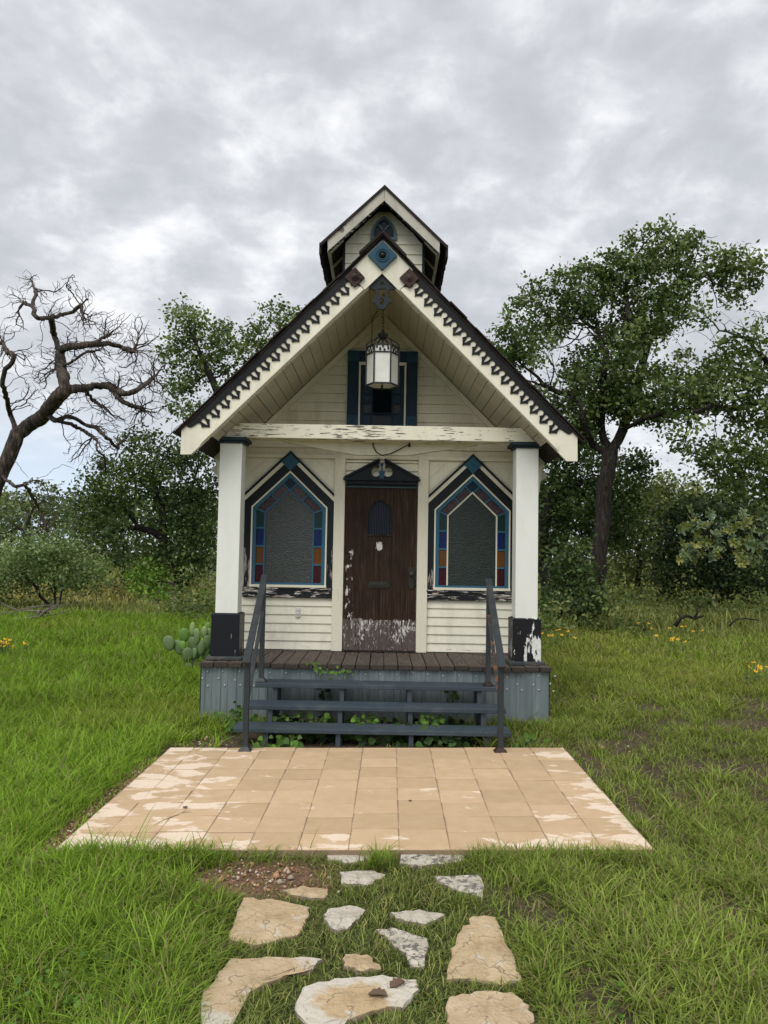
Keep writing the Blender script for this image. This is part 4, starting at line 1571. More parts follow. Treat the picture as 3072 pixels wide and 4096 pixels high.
idx = np.arange(nx * ny).reshape(ny, nx)
Fq = np.stack([idx[:-1, :-1], idx[:-1, 1:], idx[1:, 1:], idx[1:, :-1]], -1).reshape(-1, 4)
gnd = bulk('ground', np.stack([X, Y, Z], -1).reshape(-1, 3), [Fq], 'soil', tint.reshape(-1, 3), smooth=True)
tag(gnd, kind='structure')


# ------------------------------------------------------------------ grass blades
def blades(x, y, z, h, wd, lean, tint):
    n = len(x)
    az = rng.random(n) * 2 * np.pi
    wa = az + np.pi / 2 + rng.normal(0, .5, n)
    dx, dy = np.cos(az), np.sin(az)
    wx, wy_ = np.cos(wa) * wd * .5, np.sin(wa) * wd * .5
    m1, m2 = .5, .85
    def P(f, b_, ws):
        px = x + dx * h * lean * b_
        py = y + dy * h * lean * b_
        pz = z + h * f
        return [np.stack([px - wx * ws, py - wy_ * ws, pz], -1), np.stack([px + wx * ws, py + wy_ * ws, pz], -1)]
    drop = np.clip(1 - .45 * lean, .3, 1)
    A = P(-.05, 0, 1)
    B = P(.52 * drop, .32, .85)
    C = P(.86 * drop, .74, .55)
    tip = np.stack([x + dx * h * lean * 1.15, y + dy * h * lean * 1.15, z + h * drop], -1)
    V = np.stack(A + B + C + [tip], 1).reshape(-1, 3)
    o = np.arange(n)[:, None] * 7
    Q = np.concatenate([o + [0, 1, 3, 2], o + [2, 3, 5, 4]])
    Tr = o + [4, 5, 6]
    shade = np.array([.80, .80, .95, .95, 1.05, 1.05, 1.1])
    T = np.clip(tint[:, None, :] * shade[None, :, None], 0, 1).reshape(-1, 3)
    return V, Q, Tr, T


def merge(parts):
    Vs, Qs, Ts, Cs = [], [], [], []
    o = 0
    for V, Q, Tr, T in parts:
        Vs.append(V); Qs.append(Q + o); Ts.append(Tr + o); Cs.append(T)
        o += len(V)
    return np.concatenate(Vs), np.concatenate(Qs), np.concatenate(Ts), np.concatenate(Cs)


def pts_in(y0, y1, dens, spread=.64, pad=1.2):
    w1 = spread * y1 + pad
    n = int((y1 - y0) * 2 * w1 * dens)
    x = rng.uniform(-w1, w1, n)
    y = rng.uniform(y0, y1, n)
    k = np.abs(x) < spread * y + pad
    return x[k], y[k]


def gcolor(x, y, n):
    L = np.clip((-x + 1.0) / 2.5, 0, 1)[:, None]            # lush on the left, thinner on the right
    far_ = np.clip((y - 5.5) / 5, 0, 1)[:, None]
    a = np.array([.215, .275, .055]) * (1 - L) + np.array([.200, .310, .036]) * L
    f_ = np.array([.195, .252, .044]) * (1 - L) + np.array([.185, .292, .032]) * L
    c = a * (1 - far_) + f_ * far_
    v = vnoise(x + 13, y + 55, .9, 4)[:, None]
    c = c * (.70 + .6 * v)
    yl = np.clip((vnoise(x + 60, y + 5, .45, 3) - .5) * 3, 0, 1)[:, None]
    c = c * (1 - yl * .5) + np.array([.31, .31, .065]) * yl * .5
    r = rng.random((n, 1))
    c = c * (.65 + .7 * r)
    dry = (rng.random((n, 1)) < .07 + .10 * (1 - L))
    c = np.where(dry, np.array([.28, .23, .11]) * (.6 + .7 * rng.random((n, 1))), c)
    return c


parts = []
for (y0, y1, dens, hb, wb) in ((1.7, 3.2, 9000, .075, .0058), (3.2, 5.2, 6500, .085, .0064), (5.2, 8.5, 3300, .090, .0075), (8.5, 13, 1350, .11, .012), (13, 20, 560, .14, .019)):
    x, y = pts_in(y0, y1, dens)
    cvv = cover(x, y)
    pz = path_zone(x, y)
    clump = vnoise(x + 3, y + 8, 3.2, 3)
    keep = (rng.random(len(x)) < (.07 + .93 * np.clip(cvv, 0, 1) ** 1.2) * (.5 + .8 * clump)) & ~blocked(x, y)
    
    x, y, cvv, pz, clump = x[keep], y[keep], cvv[keep], pz[keep], clump[keep]
    n = len(x)
    left = np.clip(-x / 2, 0, 1)
    h = hb * (.55 + .9 * rng.random(n)) * (.45 + .7 * cvv) * (.65 + .75 * clump) * (1 + .45 * left)
    h *= 1 - .30 * np.clip(pz * 1.8, 0, 1)
    nst = np.full(n, 9.0)
    for P_ in stone_polys:
        nst = np.minimum(nst, np.sqrt(((x[:, None] - P_[None, :, 0]) ** 2 + (y[:, None] - P_[None, :, 1]) ** 2).min(1))) if y0 < 4 else nst
    h = h * (.28 + .72 * np.clip(nst / .12, 0, 1))
    tall = rng.random(n) < .015
    h = np.where(tall, h * 1.9, h)
    wd = wb * (.7 + .6 * rng.random(n)) * (1 - .35 * np.clip(pz * 2, 0, 1))
    lean = .3 + 1.0 * rng.random(n)
    c = gcolor(x, y, n)
    pzc = np.clip(pz * 1.6, 0, .9)[:, None]
    c = c * (1 - pzc) + (np.array([.205, .245, .070]) * (.55 + .9 * rng.random((n, 1))) * (1 - (rng.random((n, 1)) < .16)) + np.array([.26, .19, .09]) * (rng.random((n, 1)) < .16)) * pzc
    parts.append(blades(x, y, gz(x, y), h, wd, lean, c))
# tufts: fans of longer blades
for (y0, y1, dens, hb, wb) in ((1.7, 5.2, 26, .12, .0068), (5.2, 11, 9, .15, .010)):
    tx, ty = pts_in(y0, y1, dens)
    k = (rng.random(len(tx)) < cover(tx, ty)) & (path_zone(tx, ty) < .1)
    tx, ty = tx[k], ty[k]
    nb = 26
    x = np.repeat(tx, nb) + rng.normal(0, .022, len(tx) * nb)
    y = np.repeat(ty, nb) + rng.normal(0, .022, len(tx) * nb)
    k = ~blocked(x, y)
    kk_ = np.repeat(rng.uniform(.75, 1.35, len(tx)), nb)[k]
    x, y = x[k], y[k]
    n = len(x)
    parts.append(blades(x, y, gz(x, y), hb * (.5 + .8 * rng.random(n)) * kk_, wb * (.7 + .5 * rng.random(n)), .4 + .9 * rng.random(n), gcolor(x, y, n) * kk_[:, None]))
# longer tufts along the patio front edge, the sides and the skirt
ex, ey = [], []
for (x0, y0, x1, y1, n, sp) in ((-1.75, 4.36, -.85, 4.36, 2600, .06), (.55, 4.38, 1.75, 4.42, 3600, .07), (.02, 4.3, .10, 4.32, 420, .03), (-1.98, 4.3, -1.9, 6.9, 2600, .05), (1.92, 4.3, 1.95, 7.0, 1500, .07), (-1.76, 7.78, -1.2, 7.72, 900, .06), (1.3, 7.72, 1.8, 7.78, 650, .06),
                                (-1.83, 7.8, -1.85, 12, 1500, .06), (1.83, 7.8, 1.85, 12, 1200, .06), (.75, 4.15, 1.2, 4.2, 1300, .09), (-1.6, 4.2, -1.0, 4.15, 1500, .1)):
    t = rng.random(n)
    ex.append(x0 + (x1 - x0) * t + rng.normal(0, sp, n)); ey.append(y0 + (y1 - y0) * t + rng.normal(0, sp, n))
ex, ey = np.concatenate(ex), np.concatenate(ey)
k = ~blocked(ex, ey) & (rng.random(len(ex)) < .25 + .9 * vnoise(ex, ey, 4, 2))
ex, ey = ex[k], ey[k]
n = len(ex)
parts.append(blades(ex, ey, gz(ex, ey), .085 * (.5 + 1.2 * rng.random(n)), .0048 * (1 + .05 * ey), .3 + .7 * rng.random(n), gcolor(ex, ey, n)))
V, Q, Tr, T = merge(parts)
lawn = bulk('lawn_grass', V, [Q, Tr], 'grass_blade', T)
tag(lawn, 'lush green lawn grass growing round the patio, path and chapel', 'grass', kind='stuff')

# tall meadow beyond the lawn
parts = []
for (y0, y1, dens, hb, wb) in ((14, 18, 300, .30, .020), (18, 24, 240, .50, .026), (24, 34, 120, .62, .036), (34, 48, 45, .8, .055)):
    x, y = pts_in(y0, y1, dens)
    edge = np.where(x > 0, 15.5, 18.5) + 3 * (vnoise(x + 5, y, .3, 2) - .5)
    k = (y > edge) & (rng.random(len(x)) < .35 + .9 * vnoise(x, y + 9, .5, 3))
    x, y = x[k], y[k]
    edge = edge[k]
    n = len(x)
    grow = np.clip((y - edge) / 2.5, .3, 1) * np.where((x < 0) & (y < 25), .55, 1)
    h = hb * (.4 + 1.0 * rng.random(n)) * grow * (.6 + .8 * vnoise(x, y, .7, 2))
    v = vnoise(x + 2, y + 77, .35, 3)[:, None]
    c = np.array([.165, .205, .055]) * (1 - v) + np.array([.310, .315, .115]) * v
    gold = (np.clip(1.3 - np.abs(y - 27) / 3.5, 0, 1) * (x < -2))[:, None]
    c = c * (1 - gold * .75) + np.array([.52, .43, .20]) * gold * .75
    br = (np.clip((vnoise(x + 31, y + 2, .5, 2) - .52) * 5, 0, 1) * (y < 20))[:, None]
    c = c * (1 - br * .5) + np.array([.12, .085, .045]) * br * .5
    c = c * (.55 + .9 * rng.random((n, 1)))
    yel = (rng.random(n) < .05 * (np.abs(y - 26.5) < .8) * (x < -4) * (x > -11))[:, None]
    c = np.where(yel, np.array([.75, .52, .02]), c)
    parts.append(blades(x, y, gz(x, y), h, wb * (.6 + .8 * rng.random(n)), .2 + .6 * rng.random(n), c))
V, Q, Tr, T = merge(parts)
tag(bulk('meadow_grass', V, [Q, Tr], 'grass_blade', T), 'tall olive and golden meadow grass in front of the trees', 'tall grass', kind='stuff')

# gravel and little stones
pv_, pf_, pt_ = [], [], []
oct_ = np.array([(1, 0, 0), (-1, 0, 0), (0, 1, 0), (0, -1, 0), (0, 0, 1), (0, 0, -1)], float)
of_ = np.array([(0, 2, 4), (2, 1, 4), (1, 3, 4), (3, 0, 4), (2, 0, 5), (1, 2, 5), (3, 1, 5), (0, 3, 5)])
spots = []
for _ in range(1500):
    spots.append((-1.85 + random.gauss(0, .05), random.uniform(4.25, 6.5), random.uniform(.004, .012)))
for _ in range(300):
    spots.append((-.62 + random.gauss(0, .22), 4.18 + random.gauss(0, .12), random.uniform(.004, .014) * (1 if random.random() < .94 else 2)))
for _ in range(70):
    spots.append((random.choice((-1.6, 1.9)) + random.gauss(0, .25), 6.95 + random.gauss(0, .1), random.uniform(.006, .02)))
for i, (x_, y_, r_) in enumerate(spots):
    if -1.77 < x_ < 1.66 and 4.40 < y_ < 6.8: continue
    v = oct_ * (np.array([1, 1, .7]) * r_ * rng.uniform(.6, 1.3, 3)) + rng.normal(0, r_ * .18, (6, 3))
    a_ = random.random() * 6.28
    ca, sa = math.cos(a_), math.sin(a_)
    v = np.stack([v[:, 0] * ca - v[:, 1] * sa, v[:, 0] * sa + v[:, 1] * ca, v[:, 2]], -1)
    pf_.append(of_ + 6 * len(pv_))
    pv_.append(v + [x_, y_, float(gz(np.array([x_]), np.array([y_]))[0]) + r_ * .4])
    pale = random.random()
    cc_ = np.array([.42, .22, .13]) if pale < .5 else (np.array([.55, .45, .33]) if pale < .8 else np.array([.20, .12, .08]))
    pt_.append(np.tile(cc_ * random.uniform(.6, 1.2), (6, 1)))
tag(bulk('gravel', np.concatenate(pv_), [np.concatenate(pf_)], 'pebble', np.concatenate(pt_)), 'reddish gravel along the left edge and front corner of the patio', 'gravel', kind='stuff')


# ------------------------------------------------------------------ leafy weeds and vines
def heart(mb_v, mb_f, mb_t, p, nrm, upv, s, col):
    """a broad pointed leaf, folded on its midrib"""
    nrm = nrm.normalized()
    t = (upv - nrm * upv.dot(nrm)).normalized()
    b_ = nrm.cross(t)
    o = len(mb_v)
    for a, c, z in ((0, 0, 0), (.42, .12, .10), (.50, .42, .12), (.28, .75, .06), (0, 1, -.10), (-.28, .75, .06), (-.50, .42, .12), (-.42, .12, .10), (0, .45, -.02)):
        q_ = p + b_ * a * s + t * c * s + nrm * z * s
        mb_v.append(tuple(q_))
        mb_t.append(col)
    mb_f.extend([(o + 8, o + i, o + (i + 1) % 8) for i in range(8)])


def weed(name, label, cat, spots_, size, cols, group=None, stem=True, face=(0, -1, .5), nleaf=6, kind=None):
    """spots_: list of (x, y, z) leaf-cluster positions; the first one is the foot"""
    base = Vector(spots_[0])
    V_, F_, T_ = [], [], []
    sm = MB()
    for sp_ in spots_:
        sp_ = Vector(sp_)
        for i in range(nleaf):
            p = sp_ + Vector((random.gauss(0, size * .8), random.gauss(0, size * .6), random.gauss(0, size * .55)))
            p.z = max(p.z, -.02)
            nm = Vector(face) + Vector((random.gauss(0, .45), random.gauss(0, .4), random.gauss(0, .45)))
            up = Vector((random.gauss(0, .8), -.3, random.uniform(-1, .5)))
            c_ = random.choice(cols)
            k_ = random.uniform(.65, 1.25)
            heart(V_, F_, T_, p, nm, up, size * random.uniform(.55, 1.15), tuple(q_ * k_ for q_ in c_))
            if stem:
                sm.tube([(sp_.x, sp_.y, max(-.04, sp_.z - size)), ((p + sp_) / 2 + Vector((0, .01, 0)))[:], p[:]], [.003, .0025, .0015], 4, False)
    if len(spots_) > 1 and stem:
        sm.tube([Vector(q_) + Vector((0, .012, 0)) for q_ in spots_], .004, 5, False)
    if kind == 'stuff':
        o = bulk(name, V_, [F_], 'leaf', T_, origin=tuple(base))
        return tag(o, label, cat, group, 'stuff')
    r_ = thing(name, label, cat, base[:], group)
    lv = bulk('leaves', V_, [F_], 'leaf', T_, parent=r_, origin=tuple(base))
    if stem:
        sm.build('stem', 'grass_blade' if False else stem_m, r_)
    return r_


q = mat('green_stem')
q.out(q.principled((.07, .11, .03), .6))
stem_m = MATS['green_stem']
GB = [(.10, .20, .025), (.13, .25, .03), (.07, .15, .02)]
GD = [(.025, .055, .016), (.04, .085, .02), (.018, .04, .012)]
weed('creeping_vine', 'small bright vine sprig creeping over the porch deck edge', 'vine', [(-.60, 7.79, .60), (-.58, 7.77, .56), (-.54, 7.77, .53), (-.47, 7.77, .52), (-.36, 7.77, .525), (-.29, 7.77, .53)], .040, GB, 'vines on the porch front', nleaf=5)
weed('creeping_vine', 'leafy vine climbing the grey skirt under the top tread at right', 'vine', [(.78, 7.75, .30), (.80, 7.76, .36), (.79, 7.77, .42), (.70, 7.77, .37)], .042, GB, 'vines on the porch front', nleaf=5)
weed('creeping_vine', 'shaded dark vine behind the top tread left of centre', 'vine', [(-.52, 7.76, .18), (-.50, 7.77, .28), (-.49, 7.78, .38), (-.47, 7.78, .42)], .055, GD, 'vines on the porch front', nleaf=6)
xs_w = [(-.93, 7.25, .17), (-.80, 7.22, .18), (-.66, 7.25, .19), (-.52, 7.2, .18), (-.45, 7.25, .16)]
weed('weed_plant', 'row of bright broad leaved weeds poking above the lowest tread at left', 'weed', xs_w, .055, GB, 'weeds under the porch steps', nleaf=5)
weed('weed_plant', 'broad leaved weed poking above the lowest tread left of the middle stringer', 'weed', [(-.16, 7.22, .18), (-.05, 7.22, .19), (.04, 7.24, .17)], .055, GB, 'weeds under the porch steps', nleaf=5)
weed('weed_plant', 'bright broad leaved weed above the lowest tread right of the middle stringer', 'weed', [(.46, 7.2, .18), (.53, 7.22, .21), (.60, 7.22, .19)], .060, GB, 'weeds under the porch steps', nleaf=6)
weed('weed_plant', 'lone pointed weed sprouting in front of the steps near the left stringer', 'weed', [(-.80, 6.87, .0), (-.76, 6.88, .05), (-.70, 6.88, .06)], .07, GB, 'weeds under the porch steps', nleaf=5)
weed('weed_plant', 'bright weed sprouting beside the foot of the left handrail', 'weed', [(-1.02, 6.78, .0), (-.97, 6.79, .05), (-.93, 6.8, .03)], .06, GB, 'weeds under the porch steps', nleaf=5)
weed('weed_plant', 'low yellow green weed right of the right handrail foot', 'weed', [(1.34, 7.0, .02), (1.42, 7.05, .06), (1.36, 7.05, .05), (1.5, 7.1, .04)], .055, GB, 'weeds under the porch steps', nleaf=6)
weed('weed_plant', 'bushy weeds against the left end of the grey skirt', 'weed', [(-1.7, 7.7, .03), (-1.55, 7.68, .08), (-1.42, 7.66, .06), (-1.3, 7.6, .08), (-1.22, 7.5, .06), (-1.33, 7.66, .16), (-1.5, 7.5, .03), (-1.35, 7.4, .03)], .05, [(.055, .13, .02), (.08, .17, .025)], 'weeds under the porch steps', nleaf=12)
weed('weed_plant', 'wispy weeds against the right end of the grey skirt', 'weed', [(1.32, 7.7, .05), (1.5, 7.7, .04), (1.66, 7.72, .05), (1.25, 7.72, .10)], .045, [(.07, .14, .025), (.09, .16, .03)], 'weeds under the porch steps', nleaf=8)
cl_ = [(random.uniform(-.9, .95), random.uniform(7.05, 7.7), random.uniform(.0, .10)) for _ in range(75)]
cl_ += [(random.uniform(.34, .92), random.uniform(6.97, 7.2), random.uniform(.0, .09)) for _ in range(26)]
cl_ += [(random.uniform(-.1, .3), random.uniform(6.97, 7.2), random.uniform(.0, .08)) for _ in range(9)]
weed('leafy_ground_cover', 'dark leafy ground cover filling the space under the steps', 'ground cover', cl_, .07, GD + [(.05, .11, .02)], stem=False, kind='stuff', nleaf=5)

# clover like low weeds in the lawn
cl_ = []
for cx, cy, n, sg in ((-1.15, 3.05, 40, .12), (-1.0, 3.3, 24, .1), (1.35, 2.9, 20, .15), (2.6, 4.9, 26, .3), (-2.2, 8.6, 40, .3), (-2.0, 8.0, 30, .15), (3.3, 5.4, 14, .3), (1.0, 3.0, 16, .08), (2.3, 6.2, 14, .25), (-1.5, 3.6, 16, .2), (-2.6, 5.0, 18, .35), (.75, 2.5, 10, .08), (1.7, 3.6, 14, .2), (2.0, 4.2, 10, .2), (-3.0, 6.8, 20, .4), (2.9, 8.3, 16, .4)):
    cl_ += [(random.gauss(cx, sg), random.gauss(cy, sg), random.uniform(-.02, .03)) for _ in range(n)]
weed('clover_patches', 'low bright broad leaved weeds scattered through the lawn', 'clover', cl_, .026, [(.09, .19, .022), (.12, .23, .03)], stem=False, kind='stuff', nleaf=4, face=(0, -.3, 1))

# ------------------------------------------------------------------ prickly pear
base = Vector((-2.72, 11.2, -.03))
cac = thing('prickly_pear_cactus', 'prickly pear cactus with round grey green pads beside the left pedestal', 'cactus', base[:])
PADS = [(165, 795, 95, 120, -12, .0, 0), (445, 645, 82, 112, -8, .1, 1), (600, 540, 46, 115, 2, .15, 2), (682, 690, 56, 120, 6, -.05, 0), (672, 600, 44, 70, 6, .10, 2), (600, 805, 82, 112, -8, .06, 0), (345, 875, 80, 122, -22, .05, 0), (412, 840, 68, 78, -20, -.05, 1), (515, 1000, 86, 108, -10, -.08, 0),
        (628, 985, 52, 90, 8, -.06, 0), (815, 590, 46, 95, 4, .02, 2), (875, 490, 52, 75, 8, .1, 1), (855, 780, 62, 112, 8, .0, 0), (765, 880, 56, 118, 4, -.04, 0), (525, 1225, 60, 58, 0, -.05, 3), (830, 960, 62, 120, 8, .05, 0), (700, 950, 58, 115, -2, .02, 0), (890, 640, 40, 110, 4, .08, 2), (500, 1080, 70, 60, -20, .0, 0), (640, 1120, 50, 110, 0, .02, 3), (940, 860, 60, 120, 10, .12, 0)]
PCOL = [(.125, .190, .075), (.120, .235, .035), (.23, .32, .12), (.19, .23, .13)]
for i, (zx, zy, rx, ry, an, dy, ci) in enumerate(PADS):
    c = at(640 + zx / 4.608, 2400 + zy / 4.608, 11.2 + dy)
    k_ = 11.2 / FPX / 4.608
    rx, ry = rx * k_ * 1.2, ry * k_ * 1.2
    V_, F_ = [], []
    nu, nv = 18, 7
    yaw = R(random.uniform(-22, 22))
    for a in range(nv + 1):
        th = math.pi * a / nv
        for bq in range(nu):
            ph = 2 * math.pi * bq / nu
            lx = rx * math.cos(ph) * math.sin(th)
            lz = ry * math.sin(ph) * math.sin(th)
            lx *= 1 + .16 * lz / ry
            ly = .026 * math.cos(th) * (1 if abs(math.cos(th)) < .9 else .95)
            V_.append((lx, ly, lz))
    for a in range(nv):
        for bq in range(nu):
            F_.append((a * nu + bq, a * nu + (bq + 1) % nu, (a + 1) * nu + (bq + 1) % nu, (a + 1) * nu + bq))
    mm = Matrix.Rotation(yaw, 3, 'Z') @ Matrix.Rotation(R(-an) * -1, 3, 'Y')
    V_ = [tuple(mm @ Vector(p) + c) for p in V_]
    kk = random.uniform(.85, 1.15)
    bulk('pad', V_, [F_], 'cactus_skin', np.tile(np.array(PCOL[ci]) * kk, (len(V_), 1)), parent=cac, origin=base[:], smooth=True)


# ------------------------------------------------------------------ yellow wildflowers
def wildflower(label, x, y, n, spread, h, size):
    for i in range(n):
        fx, fy = x + random.gauss(0, spread), y + random.gauss(0, spread * .7)
        r_ = thing('wildflower', label, 'wildflower', (fx, fy, -.03), 'yellow wildflowers in the grass')
        st_ = MB()
        fh = h * random.uniform(.65, 1.1)
        lx, ly = random.gauss(0, .04), random.gauss(0, .04)
        st_.tube([(fx, fy, -.03), (fx + lx * .4, fy + ly * .4, fh * .6), (fx + lx, fy + ly, fh)], [.005, .004, .003], 4, False)
        for k in range(2):
            zz = fh * random.uniform(.2, .7)
            a_ = random.random() * 6.28
            st_.tube([(fx + lx * zz / fh * .7, fy + ly * zz / fh * .7, zz), (fx + math.cos(a_) * .04, fy + math.sin(a_) * .04, zz + .03), (fx + math.cos(a_) * .09, fy + math.sin(a_) * .09, zz + .02)], [.002, .008, .001], 4, False)
        st_.build('stem', stem_m, r_)
        tl = Vector((random.gauss(0, .35), random.gauss(-.3, .3), 1)).normalized()
        c = Vector((fx + lx, fy + ly, fh))
        a1 = tl.orthogonal().normalized()
        a2 = tl.cross(a1)
        pt = MB()
        np_ = 9
        for k in range(np_):
            a_ = 2 * math.pi * k / np_
            dd = a1 * math.cos(a_) + a2 * math.sin(a_)
            sd_ = a1 * -math.sin(a_) + a2 * math.cos(a_)
            q0 = c + dd * size * .2
            q1 = c + dd * size * .65 - tl * size * .08
            q2 = c + dd * size - tl * size * .35
            pt.add([q0 - sd_ * size * .10, q0 + sd_ * size * .10, q1 + sd_ * size * .20, q1 - sd_ * size * .20, q2 + sd_ * size * .08, q2 - sd_ * size * .08], [(0, 1, 2, 3), (3, 2, 4, 5)])
        pt.build('petals', 'yellow_petal', r_)
        MB().tube([c - tl * size * .1, c + tl * size * .12, c + tl * size * .36, c + tl * size * .46], [size * .22, size * .28, size * .2, size * .04], 7).build('flower_centre', 'dark_flower_centre', r_)


for (u_, v_, n, sp, h, sz_, lab) in ((1636, 1490, 9, .16, .34, .036, 'yellow black centred wildflower of the near clump at the right edge'), (4, 1425, 24, .16, .28, .034, 'yellow wildflower of the dense clump in the left lawn'),
                                     (1195, 1403, 12, .30, .34, .034, 'yellow wildflower in the grass just right of the chapel pedestal'), (1478, 1393, 7, .35, .40, .034, 'yellow wildflower in front of the brown tall grass on the right'),
                                     (1470, 1420, 6, .25, .35, .034, 'yellow wildflower in the right lawn, nearer than the brown tall grass'), (1395, 1402, 3, .35, .35, .034, 'yellow wildflower standing apart between the two right hand clumps')):
    p = ground(u_ * K, v_ * K)
    wildflower(lab, p.x, p.y, n, sp, h, sz_)


# ------------------------------------------------------------------ dead leaves and twigs
def dead_leaf(x, y, z, s, a, lab, grp='dead leaves on the ground'):
    V_, F_ = [], []
    prof_ = [(0, 0), (.12, .10), (.28, .26), (.22, .36), (.36, .52), (.26, .62), (.30, .80), (.12, .90), (0, 1)]
    ca, sa = math.cos(a), math.sin(a)
    b = MB()
    ptsl = []
    for (w_, t_) in prof_:
        row = []
        for sg in (-1, 0, 1):
            lx, ly = sg * w_ * s, (t_ - .5) * s
            lz = .004 + abs(sg) * w_ * s * .35 + .05 * s * math.sin(t_ * 5)
            row.append((x + lx * ca - ly * sa, y + lx * sa + ly * ca, z + lz))
        ptsl.append(row)
    vs = [p for r_ in ptsl for p in r_]
    fs = []
    for i in range(len(prof_) - 1):
        for j in range(2):
            fs.append((i * 3 + j, i * 3 + j + 1, (i + 1) * 3 + j + 1, (i + 1) * 3 + j))
    b.add(vs, fs)
    b.add([(px_, py_, pz_ - .0012) for px_, py_, pz_ in vs], [tuple(reversed(f_)) for f_ in fs])
    tag(b.build('dead_leaf', 'dead_leaf', origin=(x, y, z)), lab, 'dead leaf', grp)


g_ = ground(*SX((912, 588)), z=.01)
dead_leaf(g_.x, g_.y, STZ, .075, 2.2, 'brown dead oak leaf on the white edge of the large two tone flagstone')
g_ = ground(*SX((840, 627)), z=.01)
dead_leaf(g_.x, g_.y, STZ, .080, 1.3, 'grey brown dead leaf on the tan middle of the large two tone flagstone')
g_ = ground(1232 / 1659 * 2000 * 0 + 740, 3232, z=.02)
dead_leaf(g_.x, g_.y, .022, .05, .4, 'curled dead leaf on the left part of the patio tiles')
g_ = ground(1640, 3210, z=.03)
dead_leaf(g_.x, g_.y, .038, .030, .9, 'tiny dead leaf near the middle of the patio tiles')
b = MB()
g_ = ground(700, 3270, z=.02)
b.tube([(g_.x - .10, g_.y - .14, .018), (g_.x - .04, g_.y - .03, .022), (g_.x + .02, g_.y + .08, .02), (g_.x + .04, g_.y + .13, .026)], [.002, .0025, .002, .001], 5)
b.tube([(g_.x + .02, g_.y + .08, .02), (g_.x + .06, g_.y + .10, .024), (g_.x + .09, g_.y + .10, .02)], [.002, .0015, .001], 5)
tag(b.build('twig', 'dead_leaf', origin=(g_.x, g_.y, .018)), 'thin brown twig lying on the left patio tiles', 'twig')

# ------------------------------------------------------------------ trees
def colonize(P0, par0, attr, step, dk, iters=120, wob=.25, seed=1, grav=0.0):
    rg = np.random.default_rng(seed)
    P = [np.array(p, float) for p in P0]
    par = list(par0)
    A = np.array(attr)
    nd = np.full(len(A), 1e9)
    ni = np.zeros(len(A), int)
    new = list(range(len(P)))
    for it in range(iters):
        if len(A) == 0: break
        NP = np.array([P[i] for i in new])
        if len(NP):
            d = np.linalg.norm(A[:, None, :] - NP[None, :, :], axis=2)
            j = d.argmin(1)
            dm = d[np.arange(len(A)), j]
            up = dm < nd
            nd[up] = dm[up]
            ni[up] = np.array(new)[j[up]]
        keep = nd > dk
        A, nd, ni = A[keep], nd[keep], ni[keep]
        if len(A) == 0: break
        new = []
        for k in np.unique(ni):
            dirs = A[ni == k] - P[k]
            dirs /= np.linalg.norm(dirs, axis=1, keepdims=True) + 1e-9
            v = dirs.mean(0)
            v = v / (np.linalg.norm(v) + 1e-9)
            if par[k] >= 0:
                pd = P[k] - P[par[k]]
                v = v + .35 * pd / (np.linalg.norm(pd) + 1e-9)
            v = v + rg.normal(0, wob, 3)
            v[2] -= grav
            v = v / (np.linalg.norm(v) + 1e-9)
            P.append(P[k] + v * step * rg.uniform(.7, 1.25))
            par.append(k)
            new.append(len(P) - 1)
        if len(P) > 15000: break
    return np.array(P), par


def limb_mesh(P, par, r_tip, r_base, power=2.35, name='trunk', m='bark', parent=None, origin=(0, 0, 0), fixed=None):
    n = len(P)
    ch = [[] for _ in range(n)]
    for i, p in enumerate(par):
        if p >= 0: ch[p].append(i)
    rad = np.zeros(n)
    for i in range(n - 1, -1, -1):
        rad[i] = max(r_tip ** power, sum(rad[c] for c in ch[i]))
    rad = rad ** (1 / power)
    # rescale so that the foot has the wanted girth while tips stay thin
    s = math.log(r_base / r_tip) / max(1e-6, math.log(rad.max() / r_tip))
    rad = r_tip * (rad / r_tip) ** s
    if fixed and fixed[1]:
        g_ = np.arange(n) < fixed[0]
        rad[g_] = np.maximum(rad[g_], fixed[1])
    mb = MB()
    stack = [(i, None) for i in range(n) if par[i] < 0]
    while stack:
        i, pr = stack.pop()
        chain = [i] if pr is None else [pr, i]
        cur = i
        while ch[cur]:
            nx_ = max(ch[cur], key=lambda c: rad[c])
            for c in ch[cur]:
                if c != nx_: stack.append((c, cur))
            chain.append(nx_)
            cur = nx_
        if len(chain) < 2: continue
        rr = [rad[c] for c in chain]
        if pr is not None: rr[0] = rr[1] * 1.15
        rr[-1] *= .5
        nseg = 10 if max(rr) > .1 else (6 if max(rr) > .03 else (4 if max(rr) > .012 else 3))
        mb.tube([P[c] for c in chain], rr, nseg, False)
    ob = mb.build(name, m, parent, smooth=True)
    return ob, rad, ch


